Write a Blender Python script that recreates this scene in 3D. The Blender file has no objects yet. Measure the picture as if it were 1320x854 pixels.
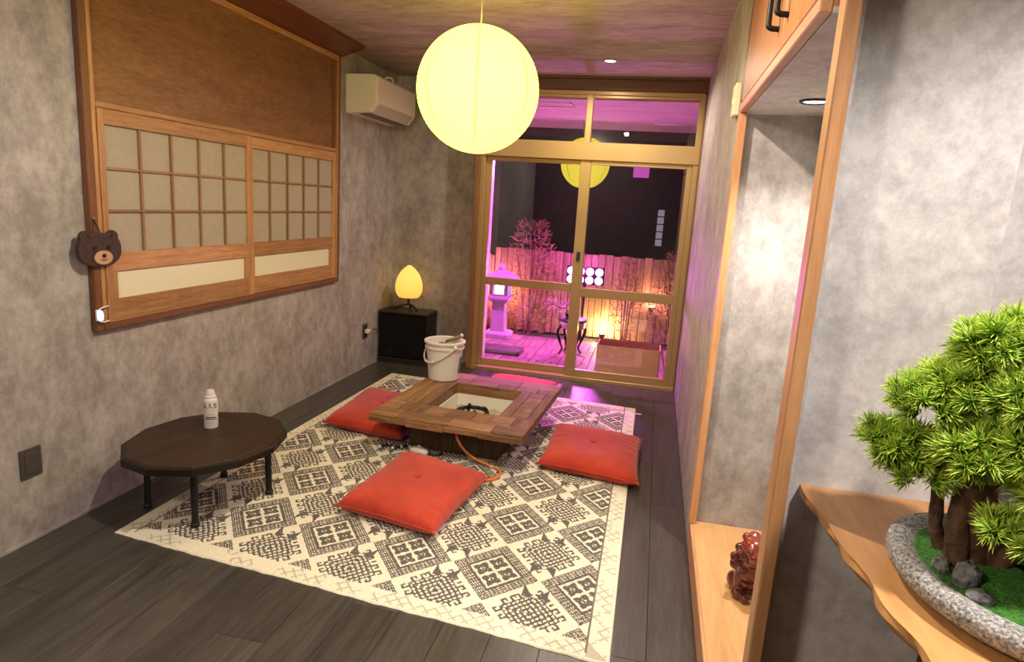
import bpy, bmesh, math, random
import numpy as np
from mathutils import Vector, Matrix
random.seed(7); rng = np.random.default_rng(7)
PI = math.pi
scn = bpy.context.scene
COL = scn.collection

# ------------------------------------------------------------------ camera
W_, H_ = 1320, 854
F_, YAW, PITCH, ROLL = 832.6, .20926, -.19377, -.06303
EYE = Vector((0, 0, 1.5))
_f = Vector((-math.sin(YAW)*math.cos(PITCH), math.cos(YAW)*math.cos(PITCH), math.sin(PITCH)))
_r = Vector((math.cos(YAW), math.sin(YAW), 0)); _d = _f.cross(_r)
_r2 = _r*math.cos(ROLL)+_d*math.sin(ROLL); _d2 = -_r*math.sin(ROLL)+_d*math.cos(ROLL)
cam_d = bpy.data.cameras.new('camera'); cam = bpy.data.objects.new('camera', cam_d); COL.objects.link(cam)
cam_d.sensor_fit = 'HORIZONTAL'; cam_d.sensor_width = 36; cam_d.lens = F_/W_*36; cam_d.clip_start = .02
_m = Matrix((_r2, -_d2, -_f)).transposed().to_4x4(); _m.translation = EYE
cam.matrix_world = _m
scn.camera = cam

# ------------------------------------------------------------------ world, exposure
w = bpy.data.worlds.new('night'); scn.world = w; w.use_nodes = True
w.node_tree.nodes['Background'].inputs[0].default_value = (.010, .006, .010, 1)
w.node_tree.nodes['Background'].inputs[1].default_value = 1
vs = scn.view_settings
vs.view_transform = 'Standard'; vs.look = 'None'; vs.exposure = .42; vs.gamma = 1; vs.use_curve_mapping = False

# ------------------------------------------------------------------ room dimensions
X0, X1, YB, YR, ZC = -2.41, .28, 5.72, -1.3, 2.56      # left wall, right wall, back wall, rear wall, ceiling
YG = 5.58                                              # glazing plane
YA = 2.90                                              # far side of the alcove
YP = 1.42                                              # partition behind the bonsai shelf
XN = .66                                               # back of alcove and niche
ZS = 1.92                                              # soffit over the alcove
ZA = .118                                              # alcove board

# light fittings: position, watts, spot angle, colour (built further down as fittings)
DOWNLIGHTS = [
    dict(name='d1', p=(-.456, 4.97, ZC), w=60, ang=168, col=(1, .84, .68)),
    dict(name='d2', p=(-.55, 1.95, ZC), w=100, ang=172, col=(1, .88, .74)),
    dict(name='alcove', p=(.49, 2.54, ZS), w=72, ang=122, blend=1., col=(1, .93, .87)),
    dict(name='niche', p=(.84, .60, ZC), w=150, ang=114, col=(1, .93, .88)),
]
REAR_FILL = dict(p=(-1.15, -.25, 2.40), w=88, col=(1, .87, .72))  # added fill lamp, out of view
PURPLE = (.90, .10, .95)

# ------------------------------------------------------------------ materials
MATS = {}
def new_mat(name):
    m = bpy.data.materials.new(name); m.use_nodes = True; MATS[name] = m
    return m, m.node_tree.nodes, m.node_tree.links, m.node_tree.nodes['Principled BSDF']
def setp(b, **k):
    for a, v in k.items(): b.inputs[a.replace('_', ' ')].default_value = v
def plain(name, col, rough=.5, metal=0, spec=.5, emit=None, es=0, noise=0, nscale=40, bump=0, trans=0, coat=0):
    m, n, l, b = new_mat(name)
    b.inputs['Base Color'].default_value = (*col, 1); b.inputs['Roughness'].default_value = rough
    b.inputs['Metallic'].default_value = metal; b.inputs['Specular IOR Level'].default_value = spec
    b.inputs['Coat Weight'].default_value = coat
    if emit: b.inputs['Emission Color'].default_value = (*emit, 1); b.inputs['Emission Strength'].default_value = es
    if noise or bump:
        tc = n.new('ShaderNodeTexCoord'); t = n.new('ShaderNodeTexNoise'); t.inputs['Scale'].default_value = nscale; t.inputs['Detail'].default_value = 5
        l.new(tc.outputs['Object'], t.inputs['Vector'])
        if noise:
            r = n.new('ShaderNodeValToRGB')
            r.color_ramp.elements[0].color = (*[c*(1-noise) for c in col], 1); r.color_ramp.elements[0].position = .3
            r.color_ramp.elements[1].color = (*[min(1, c*(1+noise)) for c in col], 1); r.color_ramp.elements[1].position = .7
            l.new(t.outputs['Fac'], r.inputs[0]); l.new(r.outputs[0], b.inputs['Base Color'])
        if bump:
            bp = n.new('ShaderNodeBump'); bp.inputs['Strength'].default_value = bump; bp.inputs['Distance'].default_value = .01
            l.new(t.outputs['Fac'], bp.inputs['Height']); l.new(bp.outputs[0], b.inputs['Normal'])
    return m
def wood(name, c1, c2, axis, scale=1., rough=.5, stretch=14, bump=.15, coat=0, wave=.35, spec=.4):
    """grain runs along `axis`"""
    m, n, l, b = new_mat(name)
    b.inputs['Roughness'].default_value = rough; b.inputs['Coat Weight'].default_value = coat; b.inputs['Specular IOR Level'].default_value = spec
    tc = n.new('ShaderNodeTexCoord'); oi = n.new('ShaderNodeObjectInfo'); mp = n.new('ShaderNodeMapping')
    s = [stretch*scale]*3; s['xyz'.index(axis)] = 1.2*scale
    mp.inputs['Scale'].default_value = s
    add = n.new('ShaderNodeVectorMath'); add.operation = 'ADD'
    rm = n.new('ShaderNodeVectorMath'); rm.operation = 'SCALE'; rm.inputs[0].default_value = (17, 23, 31)
    l.new(oi.outputs['Random'], rm.inputs['Scale']); l.new(tc.outputs['Object'], add.inputs[0]); l.new(rm.outputs[0], add.inputs[1])
    l.new(add.outputs[0], mp.inputs['Vector'])
    t = n.new('ShaderNodeTexNoise'); t.inputs['Scale'].default_value = 1.6; t.inputs['Detail'].default_value = 8; t.inputs['Roughness'].default_value = .62; t.inputs['Distortion'].default_value = .6
    l.new(mp.outputs[0], t.inputs['Vector'])
    t2 = n.new('ShaderNodeTexNoise'); t2.inputs['Scale'].default_value = 9; t2.inputs['Detail'].default_value = 4
    l.new(mp.outputs[0], t2.inputs['Vector'])
    mx = n.new('ShaderNodeMix'); mx.inputs[0].default_value = wave; l.new(t.outputs['Fac'], mx.inputs[2]); l.new(t2.outputs['Fac'], mx.inputs[3])
    r = n.new('ShaderNodeValToRGB'); e = r.color_ramp.elements
    e[0].position = .36; e[0].color = (*c1, 1); e[1].position = .64; e[1].color = (*c2, 1)
    l.new(mx.outputs[0], r.inputs[0])
    hs = n.new('ShaderNodeHueSaturation'); l.new(r.outputs[0], hs.inputs['Color'])
    mr = n.new('ShaderNodeMapRange'); mr.inputs[3].default_value = .82; mr.inputs[4].default_value = 1.18
    l.new(oi.outputs['Random'], mr.inputs[0]); l.new(mr.outputs[0], hs.inputs['Value'])
    l.new(hs.outputs[0], b.inputs['Base Color'])
    bp = n.new('ShaderNodeBump'); bp.inputs['Strength'].default_value = bump; bp.inputs['Distance'].default_value = .004
    l.new(mx.outputs[0], bp.inputs['Height']); l.new(bp.outputs[0], b.inputs['Normal'])
    return m
def mottled(name, dark, light, scale=(1, 1, 1), rough=.7):
    """blotchy concrete-look wallpaper"""
    m, n, l, b = new_mat(name); b.inputs['Roughness'].default_value = rough; b.inputs['Specular IOR Level'].default_value = .3
    tc = n.new('ShaderNodeTexCoord'); mp = n.new('ShaderNodeMapping'); mp.inputs['Scale'].default_value = scale
    l.new(tc.outputs['Object'], mp.inputs['Vector'])
    def nz(s, d, r): 
        t = n.new('ShaderNodeTexNoise'); t.inputs['Scale'].default_value = s; t.inputs['Detail'].default_value = d; t.inputs['Roughness'].default_value = r
        l.new(mp.outputs[0], t.inputs['Vector']); return t
    a = nz(4.5, 7, .68); c = nz(17, 9, .75)
    mx = n.new('ShaderNodeMix'); mx.inputs[0].default_value = .5; l.new(a.outputs['Fac'], mx.inputs[2]); l.new(c.outputs['Fac'], mx.inputs[3])
    r = n.new('ShaderNodeValToRGB'); e = r.color_ramp.elements
    e[0].position = .41; e[0].color = (*dark, 1); e[1].position = .60; e[1].color = (*light, 1)
    l.new(mx.outputs[0], r.inputs[0]); l.new(r.outputs[0], b.inputs['Base Color'])
    bp = n.new('ShaderNodeBump'); bp.inputs['Strength'].default_value = .08; bp.inputs['Distance'].default_value = .005
    l.new(c.outputs['Fac'], bp.inputs['Height']); l.new(bp.outputs[0], b.inputs['Normal'])
    return m
def glow(name, col, strength):
    m, n, l, b = new_mat(name); n.remove(b)
    e = n.new('ShaderNodeEmission'); e.inputs[0].default_value = (*col, 1); e.inputs[1].default_value = strength
    l.new(e.outputs[0], n['Material Output'].inputs[0]); return m

M = MATS
mottled('wall', (.26, .235, .217), (.46, .425, .398), (1, 1, .75))
mottled('ceiling', (.27, .23, .19), (.49, .43, .375), (.5, 1.6, 1))
mottled('wall_pale', (.40, .375, .365), (.60, .575, .56), (2.1, 2.1, 1.9))
wood('floor_y', (.036, .031, .026), (.080, .070, .059), 'y', .8, rough=.34, stretch=16, bump=.12, spec=.5)
plain('rear_wall', (.085, .07, .06), .8); plain('floor_gap', (.008, .007, .006), .8)
wood('frame_y', (.27, .125, .045), (.50, .27, .115), 'y', 1.8, rough=.42, stretch=18)
wood('frame_z', (.27, .125, .045), (.50, .27, .115), 'z', 1.8, rough=.42, stretch=18)
wood('frame_dark_y', (.13, .048, .018), (.23, .095, .038), 'y', 1, rough=.4)
wood('frame_dark_z', (.13, .048, .018), (.23, .095, .038), 'z', 1, rough=.4)
wood('frame_dark_x', (.085, .030, .012), (.15, .055, .022), 'x', 1, rough=.4)
wood('muntin', (.20, .11, .05), (.30, .17, .08), 'z', 1, rough=.5)
wood('ply', (.150, .066, .020), (.26, .125, .044), 'y', 1.5, rough=.45, stretch=6, bump=.06, wave=.5)
wood('jamb', (.22, .105, .04), (.34, .17, .07), 'z', 1, rough=.45)
wood('trim_z', (.40, .19, .08), (.56, .29, .13), 'z', 1.3, rough=.45)
wood('trim_y', (.40, .19, .09), (.58, .31, .15), 'y', 1.3, rough=.45)
wood('alcove_board', (.46, .25, .10), (.60, .34, .15), 'y', .7, rough=.30, stretch=10, bump=.04)
wood('cab_door', (.30, .12, .038), (.44, .19, .07), 'z', .8, rough=.4, stretch=8)
wood('slab', (.34, .155, .052), (.54, .28, .105), 'y', .9, rough=.38, stretch=6, bump=.08)
wood('cornice', (.10, .026, .009), (.19, .058, .020), 'y', 1, rough=.4)
plain('shoji', (.36, .31, .235), .85, noise=.04, nscale=30)
plain('frost', (.72, .68, .50), .5)
m = plain('bronze_alu', (.44, .30, .125), .36, metal=.3)
plain('gasket', (.02, .018, .016), .6)
plain('ac_white', (.84, .80, .68), .4); plain('ac_dark', (.16, .145, .12), .5); plain('ac_lip', (.55, .50, .41), .45)
plain('black_lacquer', (.005, .0045, .005), .35, spec=.25); plain('black_edge', (.022, .016, .014), .4)
wood('box_top', (.030, .019, .015), (.052, .034, .027), 'x', 1.5, rough=.35)
plain('black_iron', (.012, .012, .013), .45, metal=.3)
plain('white_plastic', (.78, .75, .69), .42); plain('cream_plastic', (.72, .64, .40), .5)
plain('outlet_brown', (.060, .052, .045), .5); plain('black_rubber', (.012, .012, .012), .6)
wood('table_top', (.022, .010, .0055), (.048, .023, .012), 'y', 1.2, rough=.42, stretch=12, spec=.3)
plain('table_edge', (.016, .010, .007), .42, spec=.3)
plain('can_white', (.74, .70, .66), .32); plain('ink', (.06, .055, .055), .5); plain('ink_red', (.35, .06, .05), .5); plain('ink_grey', (.30, .28, .27), .5)
plain('steel', (.62, .60, .58), .3, metal=.9)
wood('bear_brown', (.022, .012, .008), (.055, .030, .018), 'x', 2.2, rough=.5); plain('bear_tan', (.50, .29, .15), .55); plain('bear_black', (.008, .006, .006), .4)
for ax in 'xy':
    wood('irori_a_'+ax, (.15, .072, .028), (.40, .22, .098), ax, 1.3, rough=.52, stretch=14, bump=.3)
    wood('irori_b_'+ax, (.10, .048, .019), (.31, .165, .070), ax, 1.3, rough=.52, stretch=14, bump=.3)
wood('irori_base', (.030, .015, .008), (.095, .050, .026), 'z', 1.2, rough=.5, stretch=13, bump=.4)
plain('ash', (.50, .42, .30), .95, noise=.25, nscale=90, bump=.5)
plain('liner', (.80, .78, .70), .5)
plain('hose', (.75, .24, .05), .35)
plain('bucket_white', (.80, .77, .71), .38)
wood('utensil', (.20, .12, .06), (.34, .21, .11), 'x', 3)
plain('lacquer_red', (.10, .012, .008), .14, noise=.5, nscale=60, coat=.7)
plain('lacquer_bright', (.20, .022, .012), .2, coat=.6)
plain('bark', (.075, .034, .015), .7, noise=.55, nscale=55, bump=.8)
plain('rock', (.17, .17, .165), .8, noise=.6, nscale=70, bump=1.)
plain('moss', (.045, .19, .015), .95, noise=.55, nscale=220, bump=1.)
m = plain('tray', (.27, .26, .245), .75, noise=.85, nscale=210, bump=.6)
# cushion cloth: woven red with fine ribs
m, n, l, b = new_mat('red_cloth'); setp(b, Roughness=.75); b.inputs['Sheen Weight'].default_value = .25
b.inputs['Specular IOR Level'].default_value = .25
tc = n.new('ShaderNodeTexCoord'); wv = n.new('ShaderNodeTexWave'); wv.inputs['Scale'].default_value = 60; wv.inputs['Distortion'].default_value = 1.5; wv.bands_direction = 'DIAGONAL'
l.new(tc.outputs['Object'], wv.inputs['Vector'])
tn = n.new('ShaderNodeTexNoise'); tn.inputs['Scale'].default_value = 7; tn.inputs['Detail'].default_value = 5; l.new(tc.outputs['Object'], tn.inputs['Vector'])
r = n.new('ShaderNodeValToRGB'); r.color_ramp.elements[0].color = (.40, .029, .011, 1); r.color_ramp.elements[1].color = (.54, .050, .018, 1)
r.color_ramp.elements[0].position = .3; r.color_ramp.elements[1].position = .7
l.new(tn.outputs['Fac'], r.inputs[0]); l.new(r.outputs[0], b.inputs['Base Color'])
bp = n.new('ShaderNodeBump'); bp.inputs['Strength'].default_value = .12; bp.inputs['Distance'].default_value = .002; l.new(wv.outputs['Fac'], bp.inputs['Height']); l.new(bp.outputs[0], b.inputs['Normal'])
# rug: colours knotted into the mesh
m, n, l, b = new_mat('rug'); setp(b, Roughness=.95); b.inputs['Specular IOR Level'].default_value = .1
at = n.new('ShaderNodeAttribute'); at.attribute_name = 'knot'; l.new(at.outputs['Color'], b.inputs['Base Color'])
# pine needles: lime tips on dark green stems
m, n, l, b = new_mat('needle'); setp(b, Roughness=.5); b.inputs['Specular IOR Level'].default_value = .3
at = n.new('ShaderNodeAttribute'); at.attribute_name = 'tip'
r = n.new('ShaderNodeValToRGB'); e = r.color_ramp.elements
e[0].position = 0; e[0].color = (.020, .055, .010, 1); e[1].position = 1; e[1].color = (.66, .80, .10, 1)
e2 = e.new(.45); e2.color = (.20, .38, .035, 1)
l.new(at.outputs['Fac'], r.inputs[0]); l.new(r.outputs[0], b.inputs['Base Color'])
# clear window glass
m, n, l, b = new_mat('glass'); n.remove(b)
tr = n.new('ShaderNodeBsdfTransparent'); gl = n.new('ShaderNodeBsdfGlossy'); gl.inputs['Roughness'].default_value = .0
lw_ = n.new('ShaderNodeLayerWeight'); lw_.inputs['Blend'].default_value = .5
pw_ = n.new('ShaderNodeMath'); pw_.operation = 'POWER'; pw_.inputs[1].default_value = 5; l.new(lw_.outputs['Facing'], pw_.inputs[0])
fr = n.new('ShaderNodeMath'); fr.operation = 'MULTIPLY_ADD'; fr.inputs[1].default_value = .93; fr.inputs[2].default_value = .085; l.new(pw_.outputs[0], fr.inputs[0])
mx = n.new('ShaderNodeMixShader'); l.new(fr.outputs[0], mx.inputs[0]); l.new(tr.outputs[0], mx.inputs[1]); l.new(gl.outputs[0], mx.inputs[2])
l.new(mx.outputs[0], n['Material Output'].inputs[0])
# lamps
def paper(name, base, seam, strength, ribs, mer):
    """lit paper shade: thin darker lines where the wire ribs and paper seams lie, or a glow fade"""
    m, n, l, b = new_mat(name)
    b.inputs['Base Color'].default_value = (.35, .29, .07, 1); b.inputs['Roughness'].default_value = .9; b.inputs['Specular IOR Level'].default_value = 0
    at = n.new('ShaderNodeAttribute'); at.attribute_name = 'line'
    mx = n.new('ShaderNodeMix'); mx.data_type = 'RGBA'; l.new(at.outputs['Fac'], mx.inputs[0]); mx.inputs[6].default_value = (*base, 1); mx.inputs[7].default_value = (*seam, 1)
    l.new(mx.outputs[2], b.inputs['Emission Color']); b.inputs['Emission Strength'].default_value = strength
    return m
paper('lantern_paper', (1, .77, .070), (.14, .118, .020), 5.0, 0, 0)
paper('egg_paper', (1, .60, .14), (.85, .40, .055), .95, 0, 0)
glow('diffuser_glow', (1, .9, .75), 3); glow('downlight_glow', (1, .93, .82), 9); plain('downlight_ring', (.35, .33, .31), .35, metal=.4); plain('downlight_black', (.02, .02, .02), .4)
# outdoors
wood('fence', (.19, .10, .070), (.46, .29, .21), 'z', .8, rough=.75, stretch=12, bump=.5)
wood('deck', (.16, .11, .10), (.30, .22, .19), 'y', .8, rough=.6, stretch=10)
plain('concrete', (.24, .22, .21), .8, noise=.2, nscale=20)
plain('slab_dark', (.06, .05, .05), .8); plain('granite', (.36, .35, .36), .8, noise=.25, nscale=120)
plain('paint_white', (.70, .68, .68), .6); plain('eave', (.50, .42, .42), .6, noise=.12, nscale=4); plain('dark_wall', (.022, .012, .018), .7, noise=.4, nscale=9)
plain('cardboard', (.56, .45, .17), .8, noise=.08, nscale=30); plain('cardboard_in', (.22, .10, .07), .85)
plain('dry_leaf', (.34, .20, .12), .8, noise=.3, nscale=15); plain('pale_leaf', (.50, .42, .38), .8)
plain('stem', (.12, .07, .04), .8)
glow('flood_glow', (1.0, .22, 1.0), 11); glow('ember_glow', (1.0, .55, .12), 40); glow('stone_lamp_glow', (1, .8, .9), 4)
glow('pink_reflection', (.75, .12, .62), .55); glow('pale_reflection', (.55, .42, .55), .35)  # painted glow of reflections in the door glass
glow('led_blue', (.65, .7, 1), 1.3)

# ------------------------------------------------------------------ mesh helpers (all vertices in world coordinates)
class MB:
    def __init__(s): s.v = []; s.f = []; s.c = None
    def add(s, vs, fs):
        o = len(s.v); s.v += [tuple(v) for v in vs]; s.f += [tuple(i+o for i in f) for f in fs]; return s
    def box(s, x0, x1, y0, y1, z0, z1, R=None, c=None):
        vs = [(x, y, z) for z in (z0, z1) for y in (y0, y1) for x in (x0, x1)]
        if R is not None: vs = [R @ Vector(v) for v in vs]
        return s.add(vs, [(0, 2, 3, 1), (4, 5, 7, 6), (0, 1, 5, 4), (2, 6, 7, 3), (0, 4, 6, 2), (1, 3, 7, 5)])
    def loft(s, rings, cap=True, closed=False):
        k = len(rings[0]); o = len(s.v)
        for r in rings: s.v += [tuple(p) for p in r]
        N = len(rings)
        for i in range(N if closed else N-1):
            a = o+i*k; b = o+((i+1) % N)*k
            for j in range(k): s.f.append((a+j, a+(j+1) % k, b+(j+1) % k, b+j))
        if cap and not closed:
            s.f.append(tuple(o+j for j in reversed(range(k)))); s.f.append(tuple(o+(N-1)*k+j for j in range(k)))
        return s
    def lathe(s, prof, c=(0, 0, 0), n=32, R=None, cap=True, sx=1, sy=1):
        c = Vector(c); rings = []
        for r, z in prof:
            ring = []
            for j in range(n):
                a = 2*PI*j/n; v = Vector((r*math.cos(a)*sx, r*math.sin(a)*sy, z))
                ring.append(c+(R @ v if R is not None else v))
            rings.append(ring)
        return s.loft(rings, cap)
    def tube(s, pts, rad, n=8, cap=True, closed=False):
        pts = [Vector(p) for p in pts]; N = len(pts); rings = []; up = None
        for i, p in enumerate(pts):
            if closed: t = pts[(i+1) % N]-pts[i-1]
            else: t = pts[min(i+1, N-1)]-pts[max(i-1, 0)]
            t.normalize()
            if up is None: up = Vector((0, 0, 1)) if abs(t.z) < .9 else Vector((1, 0, 0))
            side = t.cross(up); side.normalize(); up = side.cross(t); up.normalize()
            r = rad[i] if hasattr(rad, '__len__') else rad
            rings.append([p+side*(r*math.cos(2*PI*j/n))+up*(r*math.sin(2*PI*j/n)) for j in range(n)])
        return s.loft(rings, cap, closed)
    def prism(s, outline, d):
        """outline: list of points, extruded along vector d"""
        d = Vector(d); k = len(outline)
        return s.loft([[Vector(p) for p in outline], [Vector(p)+d for p in outline]])
    def sphere(s, c, r, n=12, m=8, sc=(1, 1, 1)):
        c = Vector(c)
        prof = [(math.sin(PI*i/m), -math.cos(PI*i/m)) for i in range(m+1)]
        prof[0] = (.02, -1); prof[-1] = (.02, 1)
        rings = [[c+Vector((a*r*math.cos(2*PI*j/n)*sc[0], a*r*math.sin(2*PI*j/n)*sc[1], z*r*sc[2])) for j in range(n)] for a, z in prof]
        return s.loft(rings)
def spline(pts, k=8):
    pts = [Vector(p) for p in pts]; P = [pts[0]*2-pts[1]]+pts+[pts[-1]*2-pts[-2]]; out = []
    for i in range(1, len(P)-2):
        for j in range(k):
            t = j/k; a, b, c, d = P[i-1:i+3]
            out.append(.5*((2*b)+(c-a)*t+(2*a-5*b+4*c-d)*t*t+(3*b-a-3*c+d)*t**3))
    return out+[pts[-1]]
ROOT = {}
def offset_of(o): return ROOT.get(o.name, Vector((0, 0, 0)))
def obj(name, mb, mat, parent=None, bevel=0, smooth=False, auto=None, seg=1):
    me = bpy.data.meshes.new(name)
    off = offset_of(parent) if parent else Vector((0, 0, 0))
    me.from_pydata([(v[0]-off.x, v[1]-off.y, v[2]-off.z) for v in mb.v], [], mb.f)
    bm = bmesh.new(); bm.from_mesh(me)
    bmesh.ops.recalc_face_normals(bm, faces=bm.faces)
    if bevel: bmesh.ops.bevel(bm, geom=[e for e in bm.edges if e.calc_face_angle(0) > .5], offset=bevel, segments=seg, affect='EDGES', profile=.6, clamp_overlap=True)
    for f in bm.faces: f.smooth = bool(smooth)
    bm.to_mesh(me); bm.free()
    if smooth and smooth is not True: me.set_sharp_from_angle(angle=smooth)
    me.materials.append(M[mat] if isinstance(mat, str) else mat)
    o = bpy.data.objects.new(name, me); COL.objects.link(o)
    if parent: o.parent = parent; ROOT[o.name] = off
    return o
def box(name, x0, x1, y0, y1, z0, z1, mat, parent=None, bevel=0, R=None, seg=1):
    return obj(name, MB().box(x0, x1, y0, y1, z0, z1, R), mat, parent, bevel, seg=seg)
def tag(o, label, cat, group=None):
    o['label'] = label; o['category'] = cat
    if group: o['group'] = group
    return o
def thing(name, label, cat, loc, group=None):
    o = bpy.data.objects.new(name, None); COL.objects.link(o); o.location = loc; o.empty_display_size = .1
    ROOT[o.name] = Vector(loc)
    return tag(o, label, cat, group)
def struct(o, label=None):
    o['kind'] = 'structure'
    if label: o['label'] = label
    return o
def sthing(name, loc, label=None):
    o = bpy.data.objects.new(name, None); COL.objects.link(o); o.location = loc; ROOT[o.name] = Vector(loc); return struct(o, label)
def rotz(a, c):
    c = Vector(c); return Matrix.Translation(c) @ Matrix.Rotation(a, 4, 'Z') @ Matrix.Translation(-c)
SM = math.radians(35)

# ================================================================== ROOM SHELL
fl = struct(box('floor', X0-.1, 2.6, YR, YB+.12, -.06, -.012, 'floor_gap'), 'dark grey brown wooden plank floor of the room')
pw = .18; x = X0
i = 0
plank_meshes = {}
while x < X1-.001:
    xe = min(x+pw, X1)
    y = YR-[0, .62, 1.21, .33, .9][i % 5]*1.0
    while y < YB+.02:
        ye = y+1.82; a = max(y, YR); bnd = min(ye, YB+.02)
        if bnd-a > .05: box('plank', x+.0007, xe-.0007, a+.0007, bnd-.0007, -.012, 0, 'floor_y', fl, bevel=.001)
        y = ye
    x = xe; i += 1
box('plank', X1+.002, 2.5, YR, 3.0, -.012, 0, 'floor_y', fl)
struct(box('ceiling', X0-.1, 2.6, YR-.1, YB+.1, ZC, ZC+.1, 'ceiling'), 'mottled grey papered ceiling')
struct(box('wall_left', X0-.1, X0, YR-.1, YB+.1, 0, ZC, 'wall'), 'mottled grey papered wall behind the paper window')
bw = MB().box(X0, -1.60, YB, YB+.1, 0, ZC).box(-1.60, X1, YB, YB+.1, 2.52, ZC)
struct(obj('wall_back', bw, 'wall'), 'mottled grey papered wall beside the garden door')
struct(box('wall_rear', X0, 2.6, YR-.1, YR, 0, ZC, 'rear_wall'))
struct(box('wall_right', X1, XN+.1, YA, YB+.1, 0, ZC, 'wall'), 'mottled grey papered wall between alcove and garden door')
struct(box('wall_alcove', XN-.015, XN+.1, YP+.09, YA, 0, ZC, 'wall_pale'))
struct(box('wall_partition', .315, .645, YP, YP+.09, 0, ZC, 'wall_pale'), 'pale mottled partition wall behind the bonsai shelf')
struct(box('wall_side', XN+.1, 2.6, 3.0, 3.1, 0, ZC, 'wall'), 'mottled grey wall further back at the right of the bonsai')
struct(box('wall_far_right', 2.5, 2.6, YR, 3.0, 0, ZC, 'wall'))
# thin baseboard line along the left wall
struct(box('baseboard_left', X0, X0+.006, YR, YB, 0, .012, 'wall'))

# ---- alcove: raised board, trims, cabinet over it
af = sthing('floor_alcove', (X1, 2.1, 0), 'raised honey wooden board of the alcove')
box('board', X1+.012, XN, YP+.09, YA, .09, ZA, 'alcove_board', af, .002)
box('sill', X1, X1+.012, YP-.06, YA, 0, ZA, 'trim_y', af, .002)
struct(box('trim_1', X1-.006, X1+.026, YA-.04, YA+.004, ZA, ZS, 'trim_z', bevel=.003), 'thin honey wooden trim at the far edge of the alcove')
struct(box('trim_2', X1, X1+.028, YP-.112, YP-.058, 0, ZC, 'trim_z', bevel=.003), 'honey wooden post between the alcove and the bonsai shelf')
struct(box('wall_partition_end', .300, .326, YP-.058, YP, 0, ZC, 'wall_pale'))
cb = thing('wall_cabinet', 'orange brown wooden cupboard with black handles above the alcove', 'cabinet', (.45, 2.15, ZS))
box('body', X1+.02, XN, YP+.09, YA, ZS+.012, ZC, 'cab_door', cb)
box('underside', X1+.02, XN, YP+.09, YA, ZS, ZS+.012, 'wall_pale', cb)
box('bottom_rail', X1-.006, X1+.02, YP+.09, YA, ZS, ZS+.034, 'trim_y', cb, .003)
box('end_stile', X1-.004, X1+.02, YA-.05, YA, ZS+.045, ZC, 'frame_dark_z', cb, .002)
for (a, b_, hy) in ((1.99, 2.846, 2.065), (YP+.095, 1.98, 1.925)):
    d = box('door', X1-.004, X1+.018, a, b_, ZS+.038, ZC-.01, 'cab_door', cb, .003)
    h = MB().tube(spline([(X1-.004, hy, 2.03), (X1-.03, hy, 2.035), (X1-.034, hy, 2.06), (X1-.034, hy, 2.22), (X1-.03, hy, 2.245), (X1-.004, hy, 2.25)], 4), .008, 8)
    obj('handle', h, 'black_iron', d, smooth=True)
ct = thing('wall_controller', 'small cream plastic box high on the right wall beside the cupboard', 'controller', (X1-.02, 2.99, 1.98))
box('housing', X1-.026, X1, 2.94, 3.04, 1.92, 2.05, 'cream_plastic', ct, .004)
box('button', X1-.031, X1-.024, 2.965, 2.985, 1.965, 1.99, 'white_plastic', ct, .002)

# ================================================================== LEFT PAPER WINDOW (window_1)
w1 = sthing('window_1', (X0, 3.475, .83), 'wooden shoji window with brown board above it on the left wall')
XF = X0
def lbox(n, y0, y1, z0, z1, d, mat, parent=w1, bevel=.003, d0=0): return box(n, XF+d0, XF+d, y0, y1, z0, z1, mat, parent, bevel)
lbox('frame_stile', 2.35, 2.388, .83, 2.475, .034, 'frame_dark_z'); lbox('frame_stile', 4.572, 4.60, .83, 2.475, .034, 'frame_dark_z')
lbox('frame_sill', 2.388, 4.572, .83, .858, .036, 'frame_dark_y'); lbox('frame_head', 2.388, 4.572, 2.44, 2.475, .034, 'frame_y')
lbox('inner_stile', 2.388, 2.412, .858, 2.44, .032, 'frame_z'); lbox('inner_stile', 4.548, 4.572, .858, 2.44, .032, 'frame_z')
lbox('board', 2.412, 4.548, 1.822, 2.44, .012, 'ply', bevel=0)
lbox('lintel', 2.412, 4.548, 1.797, 1.822, .032, 'frame_y')
lbox('stop', 4.515, 4.548, 1.822, 2.44, .03, 'frame_dark_z', bevel=.001)
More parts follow.
